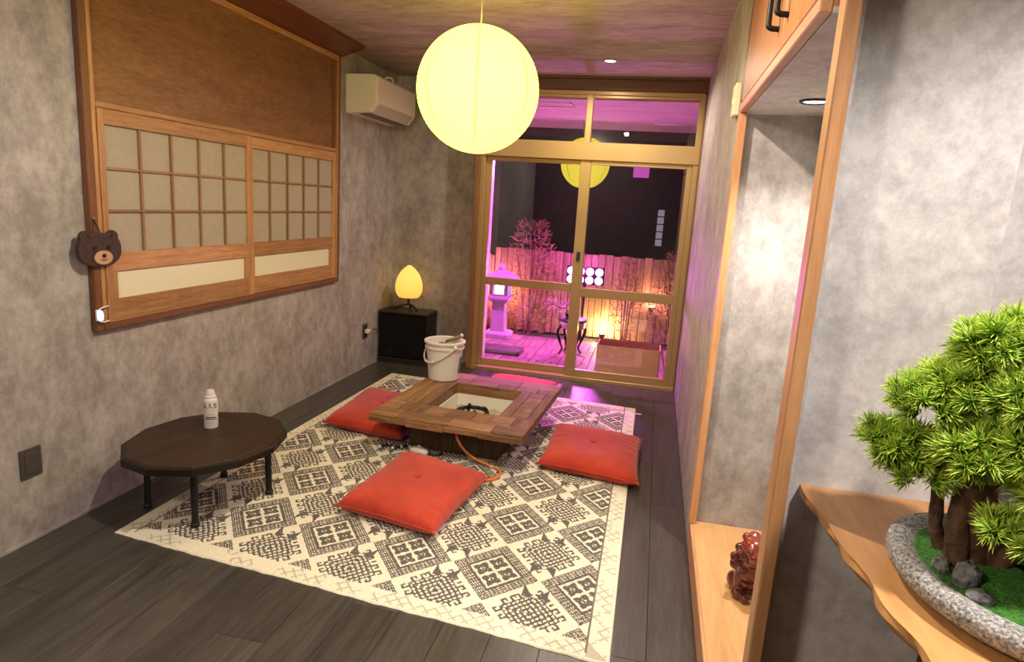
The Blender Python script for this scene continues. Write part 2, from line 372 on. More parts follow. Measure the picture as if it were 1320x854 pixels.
for (ya, yb, g0, g1, p0, p1, dx) in ((2.412, 3.506, 2.445, 3.45, 2.475, 3.418, .012), (3.47, 4.548, 3.506, 4.507, 3.53, 4.465, 0)):
    b0, b1 = .006+dx, .026+dx
    s = lbox('sash', ya, g0, .86, 1.795, b1, 'frame_z', d0=b0, bevel=.002)
    lbox('stile', g1, yb, .86, 1.795, b1, 'frame_z', s, .002, b0)
    lbox('top_rail', g0, g1, 1.73, 1.795, b1, 'frame_y', s, .002, b0)
    lbox('middle_rail', g0, g1, 1.09, 1.175, b1, 'frame_y', s, .002, b0)
    lbox('bottom_rail', g0, g1, .86, .965, b1, 'frame_y', s, .002, b0)
    lbox('side_filler', g0, p0, .965, 1.09, b1, 'frame_z', s, .002, b0); lbox('side_filler', p1, g1, .965, 1.09, b1, 'frame_z', s, .002, b0)
    lbox('glass_pane', p0, p1, .965, 1.09, b0+.010, 'frost', s, 0, b0+.004)
    cw = (g1-g0)/5; rh = (1.73-1.175)/3
    for c in range(5):
        for r_ in range(3):
            lbox('paper_pane', g0+c*cw, g0+(c+1)*cw, 1.175+r_*rh, 1.175+(r_+1)*rh, b0+.006, 'shoji', s, 0, b0+.002)
    for c in range(1, 5): lbox('muntin', g0+c*cw-.006, g0+c*cw+.006, 1.175, 1.73, b1-.002, 'muntin', s, 0, b0+.006)
    for r_ in range(1, 3): lbox('muntin', g0, g1, 1.175+r_*rh-.0055, 1.175+r_*rh+.0055, b1-.004, 'muntin', s, 0, b0+.006)
# cornice of red-brown wood between the board and the ceiling
cr = MB().prism([(X0, YR, 2.475), (X0+.03, YR, 2.478), (X0+.21, YR, 2.535), (X0+.21, YR, 2.56), (X0, YR, 2.56)], (0, 4.62-YR, 0))
struct(obj('trim_3', cr, 'cornice'), 'red brown wooden cornice between the left board and the ceiling')

# ================================================================== GARDEN DOOR (window_2)
w2 = sthing('window_2', (-.65, YG, 0), 'bronze framed sliding glass door to the garden with glass above')
XL, XR = -1.60, X1
def gbox(n, x0, x1, z0, z1, y0, y1, mat, parent=w2, bevel=.003): return box(n, x0, x1, y0, y1, z0, z1, mat, parent, bevel)
gbox('jamb', XL, XL+.045, 0, 2.44, YG-.02, YB+.1, 'jamb')
gbox('jamb', XR-.012, XR, 0, 2.44, YG-.02, YB+.1, 'jamb')
gbox('head_board', -1.60, XR, 2.455, 2.54, YG-.03, YB, 'frame_dark_x'); gbox('head_cap', -1.60, XR, 2.54, 2.56, YG-.05, YB, 'frame_dark_x')
gbox('frame_stile', XL+.045, XL+.085, 0, 2.455, YG, YG+.12, 'bronze_alu'); gbox('frame_stile', XR-.055, XR-.012, 0, 2.455, YG, YG+.12, 'bronze_alu')
gbox('frame_head', XL+.085, XR-.055, 2.425, 2.455, YG, YG+.12, 'bronze_alu')
gbox('transom_bar', XL+.045, XR-.012, 1.90, 2.045, YG-.01, YG+.12, 'bronze_alu')
gbox('threshold', XL+.045, XR-.012, -.005, .03, YG-.03, YG+.14, 'bronze_alu')
gbox('mullion', -.675, -.625, 2.045, 2.425, YG+.005, YG+.11, 'bronze_alu')
gbox('latch', -.688, -.675, 2.12, 2.20, YG+.0, YG+.02, 'gasket', bevel=.002)
for a, b_ in ((XL+.085, -.675), (-.625, XR-.055)):
    gbox('transom_glass', a, b_, 2.045, 2.425, YG+.05, YG+.054, 'glass', bevel=0)
    gbox('transom_bead', a, b_, 2.405, 2.425, YG+.03, YG+.05, 'bronze_alu', bevel=.001)
for (a, b_, yo) in ((XL+.085, -.60, .055), (-.69, XR-.055, .012)):
    y0, y1 = YG+yo, YG+yo+.034
    s = gbox('sash', a, a+.045 if yo > .03 else a+.09, .03, 1.90, y0, y1, 'bronze_alu')
    gbox('stile', b_-(.09 if yo > .03 else .045), b_, .03, 1.90, y0, y1, 'bronze_alu', s)
    ga = a+(.045 if yo > .03 else .09); gb = b_-(.09 if yo > .03 else .045)
    gbox('top_rail', ga, gb, 1.865, 1.90, y0, y1, 'bronze_alu', s); gbox('bottom_rail', ga, gb, .03, .09, y0, y1, 'bronze_alu', s)
    zm = (.80, .865) if yo > .03 else (.755, .83)
    zm = (.775, .845) if yo > .03 else (.745, .825)
    gbox('middle_rail', ga, gb, *zm, y0, y1, 'bronze_alu', s)
    gbox('glass_pane', ga, gb, zm[1], 1.865, y0+.015, y0+.019, 'glass', s, 0); gbox('glass_pane', ga, gb, .09, zm[0], y0+.015, y0+.019, 'glass', s, 0)
    if yo < .03: gbox('lock', a+.03, a+.06, 1.05, 1.13, y0-.012, y0, 'gasket', s, .002)

# ================================================================== LIGHT FITTINGS
def spot(name, p, watts, ang, col, parent=None, size=.04):
    d = bpy.data.lights.new(name, 'SPOT'); d.energy = watts; d.color = col; d.spot_size = math.radians(ang); d.spot_blend = .45; d.shadow_soft_size = size
    o = bpy.data.objects.new(name, d); COL.objects.link(o); o.location = p
    if parent: o.parent = parent; o.location = Vector(p)-offset_of(parent)
    return o
DL_LABEL = dict(d1='round recessed ceiling light glowing just in front of the garden door', d2='round recessed ceiling light above the near end of the rug',
                alcove='round recessed light under the cupboard in the alcove', niche='round recessed light above the bonsai shelf')
for q in DOWNLIGHTS:
    x, y, z = q['p']
    t = thing('recessed_light', DL_LABEL[q['name']], 'ceiling light', (x, y, z), 'recessed ceiling lights')
    ring = MB().lathe([(.040, -.001), (.052, -.001), (.052, -.006), (.046, -.009), (.040, -.006)], (x, y, z), 28, cap=False)
    obj('ring', ring, 'downlight_black' if q['name'] == 'alcove' else 'downlight_ring', t, smooth=SM)
    obj('lamp_disc', MB().lathe([(.001, -.003), (.041, -.003), (.041, -.001), (.001, -.001)], (x, y, z), 24), 'downlight_glow', t)
    _s = spot('lamp', (x, y, z-.02), q['w'], q['ang'], q['col'], t, .03 if q['name'] in ('d1', 'd2') else .06)
    _s.data.spot_blend = q.get('blend', .45)

# added fill: flush ceiling lamp, unseen behind the viewpoint
rl = REAR_FILL['p']; fcl = thing('ceiling_fill_lamp', 'added fill lamp on the ceiling near the rear wall, out of view', 'ceiling lamp', (rl[0], rl[1], ZC))
obj('base', MB().lathe([(.20, 0), (.20, -.03), (.17, -.035)], (rl[0], rl[1], ZC), 32), 'white_plastic', fcl, smooth=SM)
obj('diffuser', MB().lathe([(.19, -.032), (.195, -.06), (.17, -.09), (.10, -.108), (.002, -.112)], (rl[0], rl[1], ZC), 32, cap=False), 'diffuser_glow', fcl, smooth=True)
_d = bpy.data.lights.new('lamp', 'POINT'); _d.energy = REAR_FILL['w']; _d.color = REAR_FILL['col']; _d.shadow_soft_size = .12
_o = bpy.data.objects.new('lamp', _d); COL.objects.link(_o); _o.parent = fcl; _o.location = (0, 0, rl[2]-ZC)

# pendant paper lantern
def shade_mesh(name, prof_fn, c, parent, mat, nr, nm, per, seams, depth):
    """ribbed paper shade; 'line' marks ribs"""
    NR = nr*per; NM = nm; verts = []; line = []
    for i in range(NR+1):
        t = i/NR; r, z = prof_fn(t); k = (i % per)/per
        bulge = depth*(math.sin(PI*k)-.5); rib = 1.0 if i % per == 0 else 0.0
        for j in range(NM):
            a = 2*PI*j/NM; rr = max(r+bulge*min(1, r/.05), .002)
            verts.append((rr*math.cos(a), rr*math.sin(a), z))
            line.append(max(.16*rib, seams(j, NM, i, per)))
    faces = [(i*NM+j, i*NM+(j+1) % NM, (i+1)*NM+(j+1) % NM, (i+1)*NM+j) for i in range(NR) for j in range(NM)]
    mb = MB(); off = Vector(c); mb.add([Vector(v)+off for v in verts], faces)
    o = obj(name, mb, mat, parent, smooth=True)
    at = o.data.attributes.new('line', 'FLOAT', 'POINT'); at.data.foreach_set('value', line)
    return o
LC = Vector((-.934, 3.23, 2.038))
pl = thing('paper_lantern', 'large round glowing yellow paper lantern hanging on a thin cord', 'pendant lamp', (LC.x, LC.y, LC.z-.3))
seamA = math.atan2(-LC.y, -LC.x)
def lseam(j, NM, i, per):
    a = (2*PI*j/NM-seamA+.03) % (PI/3.5); a = min(a, PI/3.5-a)
    return (1.0 if i % per in (0, 1) else .62) if a < .016 else (.15 if a < .03 else 0)
def lprof(t):
    th = .12+(PI-.16)*t; return (.3*math.sin(th), -.3*math.cos(th))
shade_mesh('shade', lprof, LC, pl, 'lantern_paper', 44, 224, 3, lseam, .0016)
obj('rim', MB().tube([(LC.x+.036*math.cos(a), LC.y+.036*math.sin(a), LC.z+.2985) for a in np.linspace(0, 2*PI, 20, False)], .003, 6, closed=True), 'white_plastic', pl, smooth=True)
obj('cord', MB().tube([(LC.x, LC.y, LC.z+.22), (LC.x, LC.y, ZC-.03)], .0035, 8), 'white_plastic', pl, smooth=True)
obj('ceiling_cap', MB().lathe([(.045, 0), (.045, -.015), (.030, -.035), (.006, -.042)], (LC.x, LC.y, ZC), 24), 'white_plastic', pl, smooth=SM)

# ================================================================== AIR CONDITIONER
ac = thing('air_conditioner', 'cream white split air conditioner high on the left wall', 'air conditioner', (X0, 5.15, 2.10))
ya, yb = 4.74, 5.54
prof = [(0, 2.39), (.235, 2.39), (.25, 2.375), (.25, 2.185), (.20, 2.118), (.0, 2.104)]
obj('casing', MB().prism([(X0+a, ya, z) for a, z in prof], (0, yb-ya, 0)), 'ac_white', ac, .006, smooth=False, seg=2)
obj('front_panel', MB().prism([(X0+.246, ya+.012, 2.378), (X0+.256, ya+.012, 2.372), (X0+.256, ya+.012, 2.192), (X0+.246, ya+.012, 2.186)], (0, yb-ya-.024, 0)), 'ac_white', ac, .002)
obj('louver', MB().prism([(X0+.252, ya+.05, 2.180), (X0+.248, ya+.05, 2.186), (X0+.192, ya+.05, 2.113), (X0+.199, ya+.05, 2.110)], (0, yb-ya-.10, 0)), 'ac_lip', ac, .001)
box('outlet_slot', X0+.09, X0+.185, ya+.06, yb-.06, 2.106, 2.114, 'ac_dark', ac)
obj('hook', MB().tube(spline([(X0+.15, 5.13, 2.39), (X0+.15, 5.13, 2.425), (X0+.16, 5.15, 2.44), (X0+.18, 5.20, 2.435), (X0+.18, 5.21, 2.39)], 5), .008, 8), 'white_plastic', ac, smooth=True)

# ================================================================== RUG
RC = [np.array(c) for c in ((-2.154, 2.148), (-.010, 1.953), (-.025, 4.911), (-2.112, 5.065))]
RW, RL = 2.17, 2.92
NU, NV = 560, 752
u = (np.arange(NU)+.5)/NU*RW; v = (np.arange(NV)+.5)/NV*RL
U, V = np.meshgrid(u, v)
PU, PV = .386, .435
def lattice(u0, v0):
    a = ((U-u0+PU/2) % PU-PU/2)/(PU/2); b = ((V-v0+PV/2) % PV-PV/2)/(PV/2)
    return a, b, a+b, a-b
a, b, p, q = lattice(.118, .375); mxd = np.maximum(abs(p), abs(q))
dark = np.zeros(U.shape, bool)
big = mxd < .97
along = np.where(abs(p) > abs(q), q, p)
dash = (np.floor(along*24) % 3 != 0)
band = (mxd > .585) & big
dark |= band
for r0, r1, full in ((.69, .72, 0), (.765, .795, 0), (.84, .87, 0), (.91, .93, 0)): dark &= ~(band & (mxd > r0) & (mxd < r1) & (dash | bool(full)))
sq = (abs(p) > .045) & (abs(q) > .045) & (mxd < .515)
pp = abs(abs(p)-.28); qq = abs(abs(q)-.28)
sq &= ~((np.maximum(pp, qq) > .20) & (np.minimum(pp, qq) < .07))          # notched sides
sq &= ~((pp+qq < .10) & (pp+qq > .055) & (np.sin(ap_ := np.arctan2(qq, pp)*4) > -.4))
sq |= (pp+qq < .03) & (mxd < .5)
dark |= sq
a, b, p, q = lattice(.118+PU/2, .375-PV/2); m2 = np.maximum(abs(p), abs(q))
inner = (m2 < .63) & (abs(b) < .56)
along = np.where(abs(p) > abs(q), q, p)
lit_ring = np.floor(m2/.074) % 2 == 1
hk = inner & ~(lit_ring & (np.floor(along*21) % 3 != 0)) & ~((abs(b) > .48) & (abs(b) < .51))
s_ = np.where(abs(p) > abs(q), q*np.sign(p), -p*np.sign(q)); t_ = m2         # along / across a side
s_ = np.where(p*q > 0, s_, -s_)
for k in (-.44, -.13, .18, .49):
    d_ = (s_-k)
    stem = (abs(d_) < .036) & (t_ > .58) & (t_ < .84)
    arm = (d_ > -.036) & (d_ < .17) & (t_ > .775) & (t_ < .84)
    ret = (d_ > .11) & (d_ < .17) & (t_ > .69) & (t_ < .84)
    foot = (abs(d_) < .115-(t_-.58)*1.0) & (t_ > .58) & (t_ < .70)
    hk |= (stem | arm | ret | foot) & (abs(a) < .86) & (abs(b) < .78)
for sx in (-1, 1):          # pairs of pointed ears at top and bottom of the hooked diamond
    hk |= (abs(b) > .46) & (abs(b) < .80) & (abs(a-sx*.17-sx*(abs(b)-.5)*.32) < (.82-abs(b))*.30)
hk &= ~((a**2*PU**2+(abs(b)-1)**2*PV**2)/4 < .028**2)
dark |= hk & ~big
field = (U > .082) & (U < RW-.085) & (V > .085) & (V < RL-.085)
dark &= field
# faint crossed chain on the cream border
e_ = np.minimum.reduce([U, RW-U, V, RL-V]); alongv = np.where((U < .085) | (U > RW-.085), V, U)
ch = (abs(((alongv/.052+e_/.05) % 1)-.5) > .40) | (abs(((alongv/.052-e_/.05) % 1)-.5) > .40)
border = ~field
vary = rng.random(U.shape)
base = np.where(dark[..., None], np.array([.125, .110, .096]), np.array([.78, .71, .55]))
lowf = np.kron(rng.random((NV//14+1, NU//14+1)), np.ones((14, 14)))[:NV, :NU]
base = np.where((border & ch & (e_ > .012) & (lowf > .35))[..., None], np.array([.50, .445, .34]), base)
line = (abs(U-(RW-.085)) < .004) | (abs(U-.082) < .003)
base = np.where((line & (V > .03))[..., None], np.array([.20, .17, .14]), base)
base = base*(.90+.20*vary[..., None])
# threads of the other colour now and then
flip = (vary > .975) & dark; base = np.where(flip[..., None], np.array([.55, .49, .37]), base)
gu, gv = np.meshgrid(np.linspace(0, 1, NU+1), np.linspace(0, 1, NV+1))
xy = ((1-gu)*(1-gv))[..., None]*RC[0]+(gu*(1-gv))[..., None]*RC[1]+(gu*gv)[..., None]*RC[2]+((1-gu)*gv)[..., None]*RC[3]
wob = .0025*np.sin(gu*17+1)+.0018*np.sin(gu*83)+.001*np.sin(gu*190)
xy[..., 1] += wob*np.clip(1-gv*12, 0, 1)
zz = .006+.0008*rng.random(gu.shape)+.0006*np.sin(gu*9+gv*7)
zz[[0, -1], :] = 0.0005; zz[:, [0, -1]] = 0.0005
vt = np.concatenate([xy, zz[..., None]], -1).reshape(-1, 3)
rug_o = Vector((-1.08, 3.5, 0)); vt = vt-np.array(rug_o)
I = np.arange(NV*NU); r_ = I//NU; c_ = I % NU
A = r_*(NU+1)+c_
faces = np.stack([A, A+1, A+NU+2, A+NU+1], 1)
me = bpy.data.meshes.new('rug'); me.vertices.add(len(vt)); me.vertices.foreach_set('co', vt.ravel())
me.loops.add(faces.size); me.loops.foreach_set('vertex_index', faces.ravel().astype(np.int32))
me.polygons.add(len(faces)); me.polygons.foreach_set('loop_start', (np.arange(len(faces))*4).astype(np.int32)); me.polygons.foreach_set('loop_total', np.full(len(faces), 4, np.int32))
me.update(calc_edges=True)
at = me.attributes.new('knot', 'FLOAT_COLOR', 'FACE'); colr = np.ones((len(faces), 4), np.float32); colr[:, :3] = base.reshape(-1, 3); at.data.foreach_set('color', colr.ravel())
me.materials.append(M['rug'])
rt = thing('patterned_rug', 'large cream and charcoal rug with diamond pattern spread on the floor', 'rug', rug_o)
o = bpy.data.objects.new('pile', me); COL.objects.link(o); o.parent = rt
box('label_tag', -.03, .02, 4.78, 4.80, .001, .004, 'white_plastic', rt)
box('care_label', -.20, -.12, 4.78, 4.83, .0065, .0085, 'cardboard', rt)

# ================================================================== CUSHIONS
def cushion(cs, h, label, tagpos=None, seed=0, z0=.008):
    cs = [Vector((*c, 0)) for c in cs]; ctr = sum(cs, Vector())/4
    t = thing('floor_cushion', label, 'cushion', (ctr.x, ctr.y, z0), 'red floor cushions around the hearth')
    n = 44; rr = np.random.default_rng(seed); ph = rr.random(8)*6
    def surf(s, tt, top):
        a, b = s*2-1, tt*2-1
        pin = 1-.045*(1-a*a)*abs(b)**3-0*.0; pin2 = 1-.045*(1-b*b)*abs(a)**3
        uu = (a*pin2+1)/2; vv = (b*pin+1)/2
        P = cs[0]*(1-uu)*(1-vv)+cs[1]*uu*(1-vv)+cs[2]*uu*vv+cs[3]*(1-uu)*vv
        prof = (max(0, 1-abs(a)**3.2)*max(0, 1-abs(b)**3.2))**.34
        edge = max(abs(a), abs(b))
        al = tt if abs(a) > abs(b) else s
        wr = .0055*math.sin(al*38+ph[0]+3*math.sin(al*7+ph[1]))*max(0, (edge-.62)/.38)*(1-edge)**.3*1.5
        dim = -.006*math.exp(-((a/.10)**2+(b/.10)**2))-.005*math.exp(-((a/.45)**2+(b/.45)**2))
        und = .004*math.sin(a*3+ph[2])*math.cos(b*4+ph[3])
        mid = h*.42
        if top: z = mid+(h*.58)*prof+(wr+dim+und)*min(1, prof*1.3)
        else: z = mid-(mid)*min(1, prof*1.25)
        return P+Vector((0, 0, z0+max(z, 0)))
    mb = MB()
    for top in (1, 0):
        g = [[surf(i/n, j/n, top) for i in range(n+1)] for j in range(n+1)]
        mb.add([p for r in g for p in r], [((j*(n+1)+i), (j*(n+1)+i+1), ((j+1)*(n+1)+i+1), ((j+1)*(n+1)+i)) for j in range(n) for i in range(n)])
    c = obj('cover', mb, 'red_cloth', t, smooth=True)
    bm = bmesh.new(); bm.from_mesh(c.data); bmesh.ops.remove_doubles(bm, verts=bm.verts, dist=.0006); bmesh.ops.recalc_face_normals(bm, faces=bm.faces); bm.to_mesh(c.data); bm.free()
    loop = [surf(x, y, 1)+Vector((0, 0, .0)) for x, y in [(i/40, 0) for i in range(40)]+[(1, i/40) for i in range(40)]+[(1-i/40, 1) for i in range(40)]+[(0, 1-i/40) for i in range(40)]]
    obj('seam', MB().tube(loop, .0035, 6, closed=True), 'red_cloth', t, smooth=True)
    cz = surf(.5, .5, 1)
    tm = MB()
    for k in range(6):
        d = k*PI/3+.4; e1 = cz+Vector((.022*math.cos(d), .022*math.sin(d), .007)); tm.tube([cz+Vector((0, 0, .001)), cz+Vector((.010*math.cos(d), .010*math.sin(d), .006)), e1], .0014, 5)
    obj('tuft', tm, 'red_cloth', t)
    for cc in cs:          # knotted corner tassels
        dr = (cc-ctr).normalized(); b0 = cc+Vector((0, 0, z0+h*.40))
        obj('corner_knot', MB().tube([b0-dr*.012, b0+dr*.004, b0+dr*.014], [.008, .007, .003], 6), 'red_cloth', t, smooth=True)
    if tagpos:
        e = cs[0]*(1-tagpos)+cs[3]*tagpos
        x, y = e.x, e.y; box('label_tag', x-.01, x+.03, y-.008, y+.006, z0+h*.40, z0+h*.40+.003, 'white_plastic', t)
    return t
cushion([(-1.345, 2.60), (-.825, 2.50), (-.75, 3.16), (-1.285, 3.31)], .12, 'red floor cushion lying in front of the hearth, nearest of the four', seed=1)
cushion([(-.535, 3.45), (.035, 3.36), (.035, 4.06), (-.535, 4.12)], .12, 'red floor cushion at the right side of the hearth, by the bare floor', .05, seed=2)
cushion([(-1.965, 3.62), (-1.40, 3.52), (-1.44, 4.24), (-2.01, 4.40)], .115, 'red floor cushion at the left side of the hearth, partly under its top', seed=3)
cushion([(-1.26, 4.60), (-.71, 4.56), (-.69, 5.22), (-1.25, 5.26)], .088, 'red floor cushion behind the hearth, only a sliver of it in view', seed=4)

# ================================================================== IRORI HEARTH TABLE
ZT = .25; IC = Vector((-1.045, 3.885, 0)); IR = rotz(math.radians(-3.0), IC)
ir = thing('hearth_table', 'low square wooden hearth table with open centre standing on the rug', 'table', (IC.x, IC.y, .007))
ix0, ix1, iy0, iy1 = -1.515, -.578, 3.345, 4.44
hx0, hx1, hy0, hy1 = -1.275, -.805, 3.635, 4.19
def ipiece(n, x0, x1, y0, y1, mat, z0=ZT-.045, z1=ZT, g=.0008, bevel=.003): return box(n, x0+g, x1-g, y0+g, y1-g, z0, z1, mat, ir, bevel, IR)
def run(lo, hi, cuts, f):
    pts = [lo]+[lo+(hi-lo)*c for c in cuts]+[hi]
    for k in range(len(pts)-1): f(pts[k], pts[k+1], k)
zv = lambda: ZT+random.uniform(-.0012, .0012)
# front side: outer split board, middle board, inner blocks
run(ix0, ix1, [.18, .52, .80], lambda a, b, k: ipiece('board', a, b, iy0, iy0+.13, 'irori_%s_x' % 'abab'[k], z1=zv()))
run(ix0, ix1, [.12, .30, .44, .62, .74, .88], lambda a, b, k: ipiece('board', a, b, iy0+.13, hy0, 'irori_%s_%s' % ('ababbab'[k], 'xyxxyxy'[k]), z1=zv()))
# back side
run(ix0, ix1, [.2, .36, .56, .70, .86], lambda a, b, k: ipiece('board', a, b, hy1, hy1+.10, 'irori_%s_%s' % ('ababab'[k], 'xyxyxy'[k]), z1=zv()))
run(ix0, ix1, [.33, .7], lambda a, b, k: ipiece('board', a, b, hy1+.10, iy1, 'irori_%s_x' % 'aba'[k], z1=zv()))
# left side and right side
for a, b, mt in ((ix0, ix0+.085, 'a'), (ix0+.085, ix0+.165, 'a'), (ix0+.165, hx0, 'b')): ipiece('board', a, b, hy0, hy1, 'irori_%s_y' % mt, z1=zv())
ipiece('board', hx1, hx1+.07, hy0, hy1, 'irori_b_y', z1=zv()); ipiece('board', ix1-.055, ix1, hy0, hy1, 'irori_b_y', z1=zv())
run(hy0, hy1, [.22, .40, .62, .80], lambda a, b, k: ipiece('block', hx1+.07, ix1-.055, a, b, 'irori_%s_%s' % ('babab'[k], 'xyxyx'[k]), z1=zv()))
# lipped underside edge: uneven strips along the front
run(ix0, ix1, [.25, .5, .72], lambda a, b, k: ipiece('edge_strip', a, b, iy0-.006-.004*(k % 2), iy0+.012, 'irori_%s_x' % 'baab'[k], ZT-.046-.004*(k % 2), ZT-.014))
# inner lining, white insert, ash
dep = .02
for nm, bx in (('lining', (hx0-.012, hx0, hy0, hy1)), ('lining', (hx1, hx1+.012, hy0, hy1)), ('lining', (hx0-.012, hx1+.012, hy0-.012, hy0)), ('lining', (hx0-.012, hx1+.012, hy1, hy1+.012))):
    ipiece(nm, *bx, 'irori_b_x', dep, ZT-.004, 0, 0)
lw = .008
for bx in ((hx0, hx0+lw, hy0, hy1), (hx1-lw, hx1, hy0, hy1), (hx0, hx1, hy0, hy0+lw), (hx0, hx1, hy1-lw, hy1)): ipiece('liner_wall', *bx, 'liner', dep, ZT-.075, 0, 0)
n = 26; mb = MB()
g = [[IR @ Vector((hx0+lw+(hx1-hx0-2*lw)*i/n, hy0+lw+(hy1-hy0-2*lw)*j/n, .085+.012*math.sin(i*.9)*math.cos(j*.7)+.006*random.random())) for i in range(n+1)] for j in range(n+1)]
mb.add([p_ for r in g for p_ in r], [(j*(n+1)+i, j*(n+1)+i+1, (j+1)*(n+1)+i+1, (j+1)*(n+1)+i) for j in range(n) for i in range(n)])
obj('ash_bed', mb, 'ash', ir, smooth=True)
bx0, bx1, by0, by1 = -1.33, -.765, 3.52, 4.26
def side(n, fn, mk):
    for k in range(n): mk(k)
NP = 6
for k in range(NP):
    a = bx0+(bx1-bx0)*k/NP; b_ = bx0+(bx1-bx0)*(k+1)/NP; j = random.uniform(-.002, .002)
    ipiece('base_board', a, b_, by0+j, by0+.02, 'irori_base', .008, ZT-.045, .0008, .002); ipiece('base_board', a, b_, by1-.02, by1+j, 'irori_base', .008, ZT-.045, .0008, .002)
for k in range(NP+1):
    a = by0+.02+(by1-by0-.04)*k/(NP+1); b_ = by0+.02+(by1-by0-.04)*(k+1)/(NP+1); j = random.uniform(-.002, .002)
    ipiece('base_board', bx0+j, bx0+.02, a, b_, 'irori_base', .008, ZT-.045, .0008, .002); ipiece('base_board', bx1-.02, bx1+j, a, b_, 'irori_base', .008, ZT-.045, .0008, .002)
# iron trivet in the ash
tc_ = Vector((-1.06, 3.90, .092))
tv = thing('iron_trivet', 'black cast iron trivet ring standing in the hearth ash', 'trivet', tc_)
obj('ring', MB().tube([tc_+Vector((.098*math.cos(a), .098*math.sin(a), .062)) for a in np.linspace(0, 2*PI, 36, False)], .014, 8, closed=True), 'black_iron', tv, smooth=True)
for k in range(4):
    a = k*PI/2+.5; ca, sa = math.cos(a), math.sin(a)
    obj('leg', MB().tube(spline([tc_+Vector((.11*ca, .11*sa, -.008)), tc_+Vector((.107*ca, .107*sa, .03)), tc_+Vector((.102*ca, .102*sa, .062)), tc_+Vector((.080*ca, .080*sa, .086)), tc_+Vector((.055*ca, .055*sa, .078))], 5), .011, 8), 'black_iron', tv, smooth=True)
# orange gas hose
ho = MB().tube(spline([(-1.02, 3.56, .185), (-1.03, 3.47, .150), (-.98, 3.44, .085), (-.90, 3.43, .035), (-.80, 3.40, .018), (-.735, 3.36, .017), (-.722, 3.28, .017), (-.755, 3.215, .017), (-.83, 3.20, .020), (-.9, 3.22, .021)], 10), .0085, 10)
hs_ = thing('gas_hose', 'orange rubber gas hose looping from under the hearth table onto the rug', 'hose', (-.9, 3.35, .007))
obj('tube', ho, 'hose', hs_, smooth=True)
obj('clip', MB().lathe([(.011, -.008), (.0125, -.006), (.0125, .006), (.011, .008)], (-.79, 3.395, .018), 14, Matrix.Rotation(PI/2, 3, 'Y') ), 'steel', hs_, smooth=SM)
# white adapter with black plug left of the hose, by the near cushion
ad = thing('power_adapter', 'small white plastic adapter with black lead lying between hearth and near cushion', 'adapter', (-1.25, 3.45, .007))
R5 = Matrix.Rotation(-.25, 3, 'Z')
obj('body', MB().lathe([(.02, .007), (.06, .008), (.068, .022), (.058, .038), (.03, .046), (.012, .05)], (-1.255, 3.455, 0), 20, R5, sx=1, sy=.55), 'white_plastic', ad, smooth=True)
box('button', -1.262, -1.245, 3.448, 3.462, .046, .058, 'white_plastic', ad, .003)
obj('lead', MB().tube(spline([(-1.19, 3.44, .022), (-1.155, 3.435, .018), (-1.13, 3.45, .014), (-1.12, 3.49, .012)], 6), .007, 8), 'black_rubber', ad, smooth=True)
# tangle of dark beads on a cord left of the adapter
bd = thing('bead_string', 'string of dark and pale beads lying on the rug beside the left cushion', 'beads', (-1.42, 3.48, .007))
bp_ = spline([(-1.50, 3.44, .018), (-1.46, 3.50, .018), (-1.42, 3.45, .018), (-1.38, 3.49, .018), (-1.35, 3.52, .02), (-1.33, 3.50, .02)], 3)
for k, p_ in enumerate(bp_): obj('bead', MB().sphere(p_, .0105, 8, 6), 'black_rubber' if k % 3 else 'white_plastic', bd, smooth=True)

# ================================================================== BUCKET
bc = Vector((-1.385, 4.27, ZT+.002))
bk = thing('plastic_bucket', 'white plastic bucket with wire handle standing on the hearth table corner', 'bucket', bc)
obj('body', MB().lathe([(.10, .0), (.108, .004), (.128, .215), (.131, .217), (.131, .225), (.140, .227), (.140, .235), (.129, .237), (.131, .262), (.146, .264), (.146, .276), (.137, .280), (.118, .276), (.116, .20), (.104, .012), (.0, .010)], bc, 44, cap=True), 'bucket_white', bk, smooth=SM)
obj('label', MB().loft([[bc+Vector((r*math.cos(a), r*math.sin(a), z)) for z, r in ((.05, .115), (.17, .1256))] for a in np.linspace(-.22, .5, 8)], cap=False), 'ink_grey', bk)
hn = []
for t in np.linspace(0, 1, 24):
    a = PI*1.30+(t-.5)*2.9; rr = .151-.010*math.sin(PI*t); zz_ = .248-.115*math.sin(PI*t)
    hn.append(bc+Vector((rr*math.cos(a), rr*math.sin(a), zz_)))
obj('handle', MB().tube(hn, .0055, 8), 'white_plastic', bk, smooth=True)
for e in (hn[0], hn[-1]): obj('handle_boss', MB().sphere(e, .016, 10, 8), 'white_plastic', bk, smooth=True)
mid = hn[12]; obj('grip', MB().tube(hn[9:16], .009, 8), 'white_plastic', bk, smooth=True)
sc_ = thing('wooden_scoop', 'small wooden scoop sticking out of the white bucket', 'scoop', bc+Vector((0, 0, .28)))
obj('handle', MB().tube([bc+Vector((.0, .02, .262)), bc+Vector((.045, .06, .278)), bc+Vector((.085, .098, .296))], [.012, .014, .011], 8), 'utensil', sc_, smooth=True)
obj('bowl', MB().sphere(bc+Vector((-.02, .005, .245)), .03, 12, 8, (1, 1.2, .45)), 'utensil', sc_, smooth=True)
obj('cap', MB().sphere(bc+Vector((.090, .102, .300)), .014, 10, 8), 'white_plastic', sc_, smooth=True)

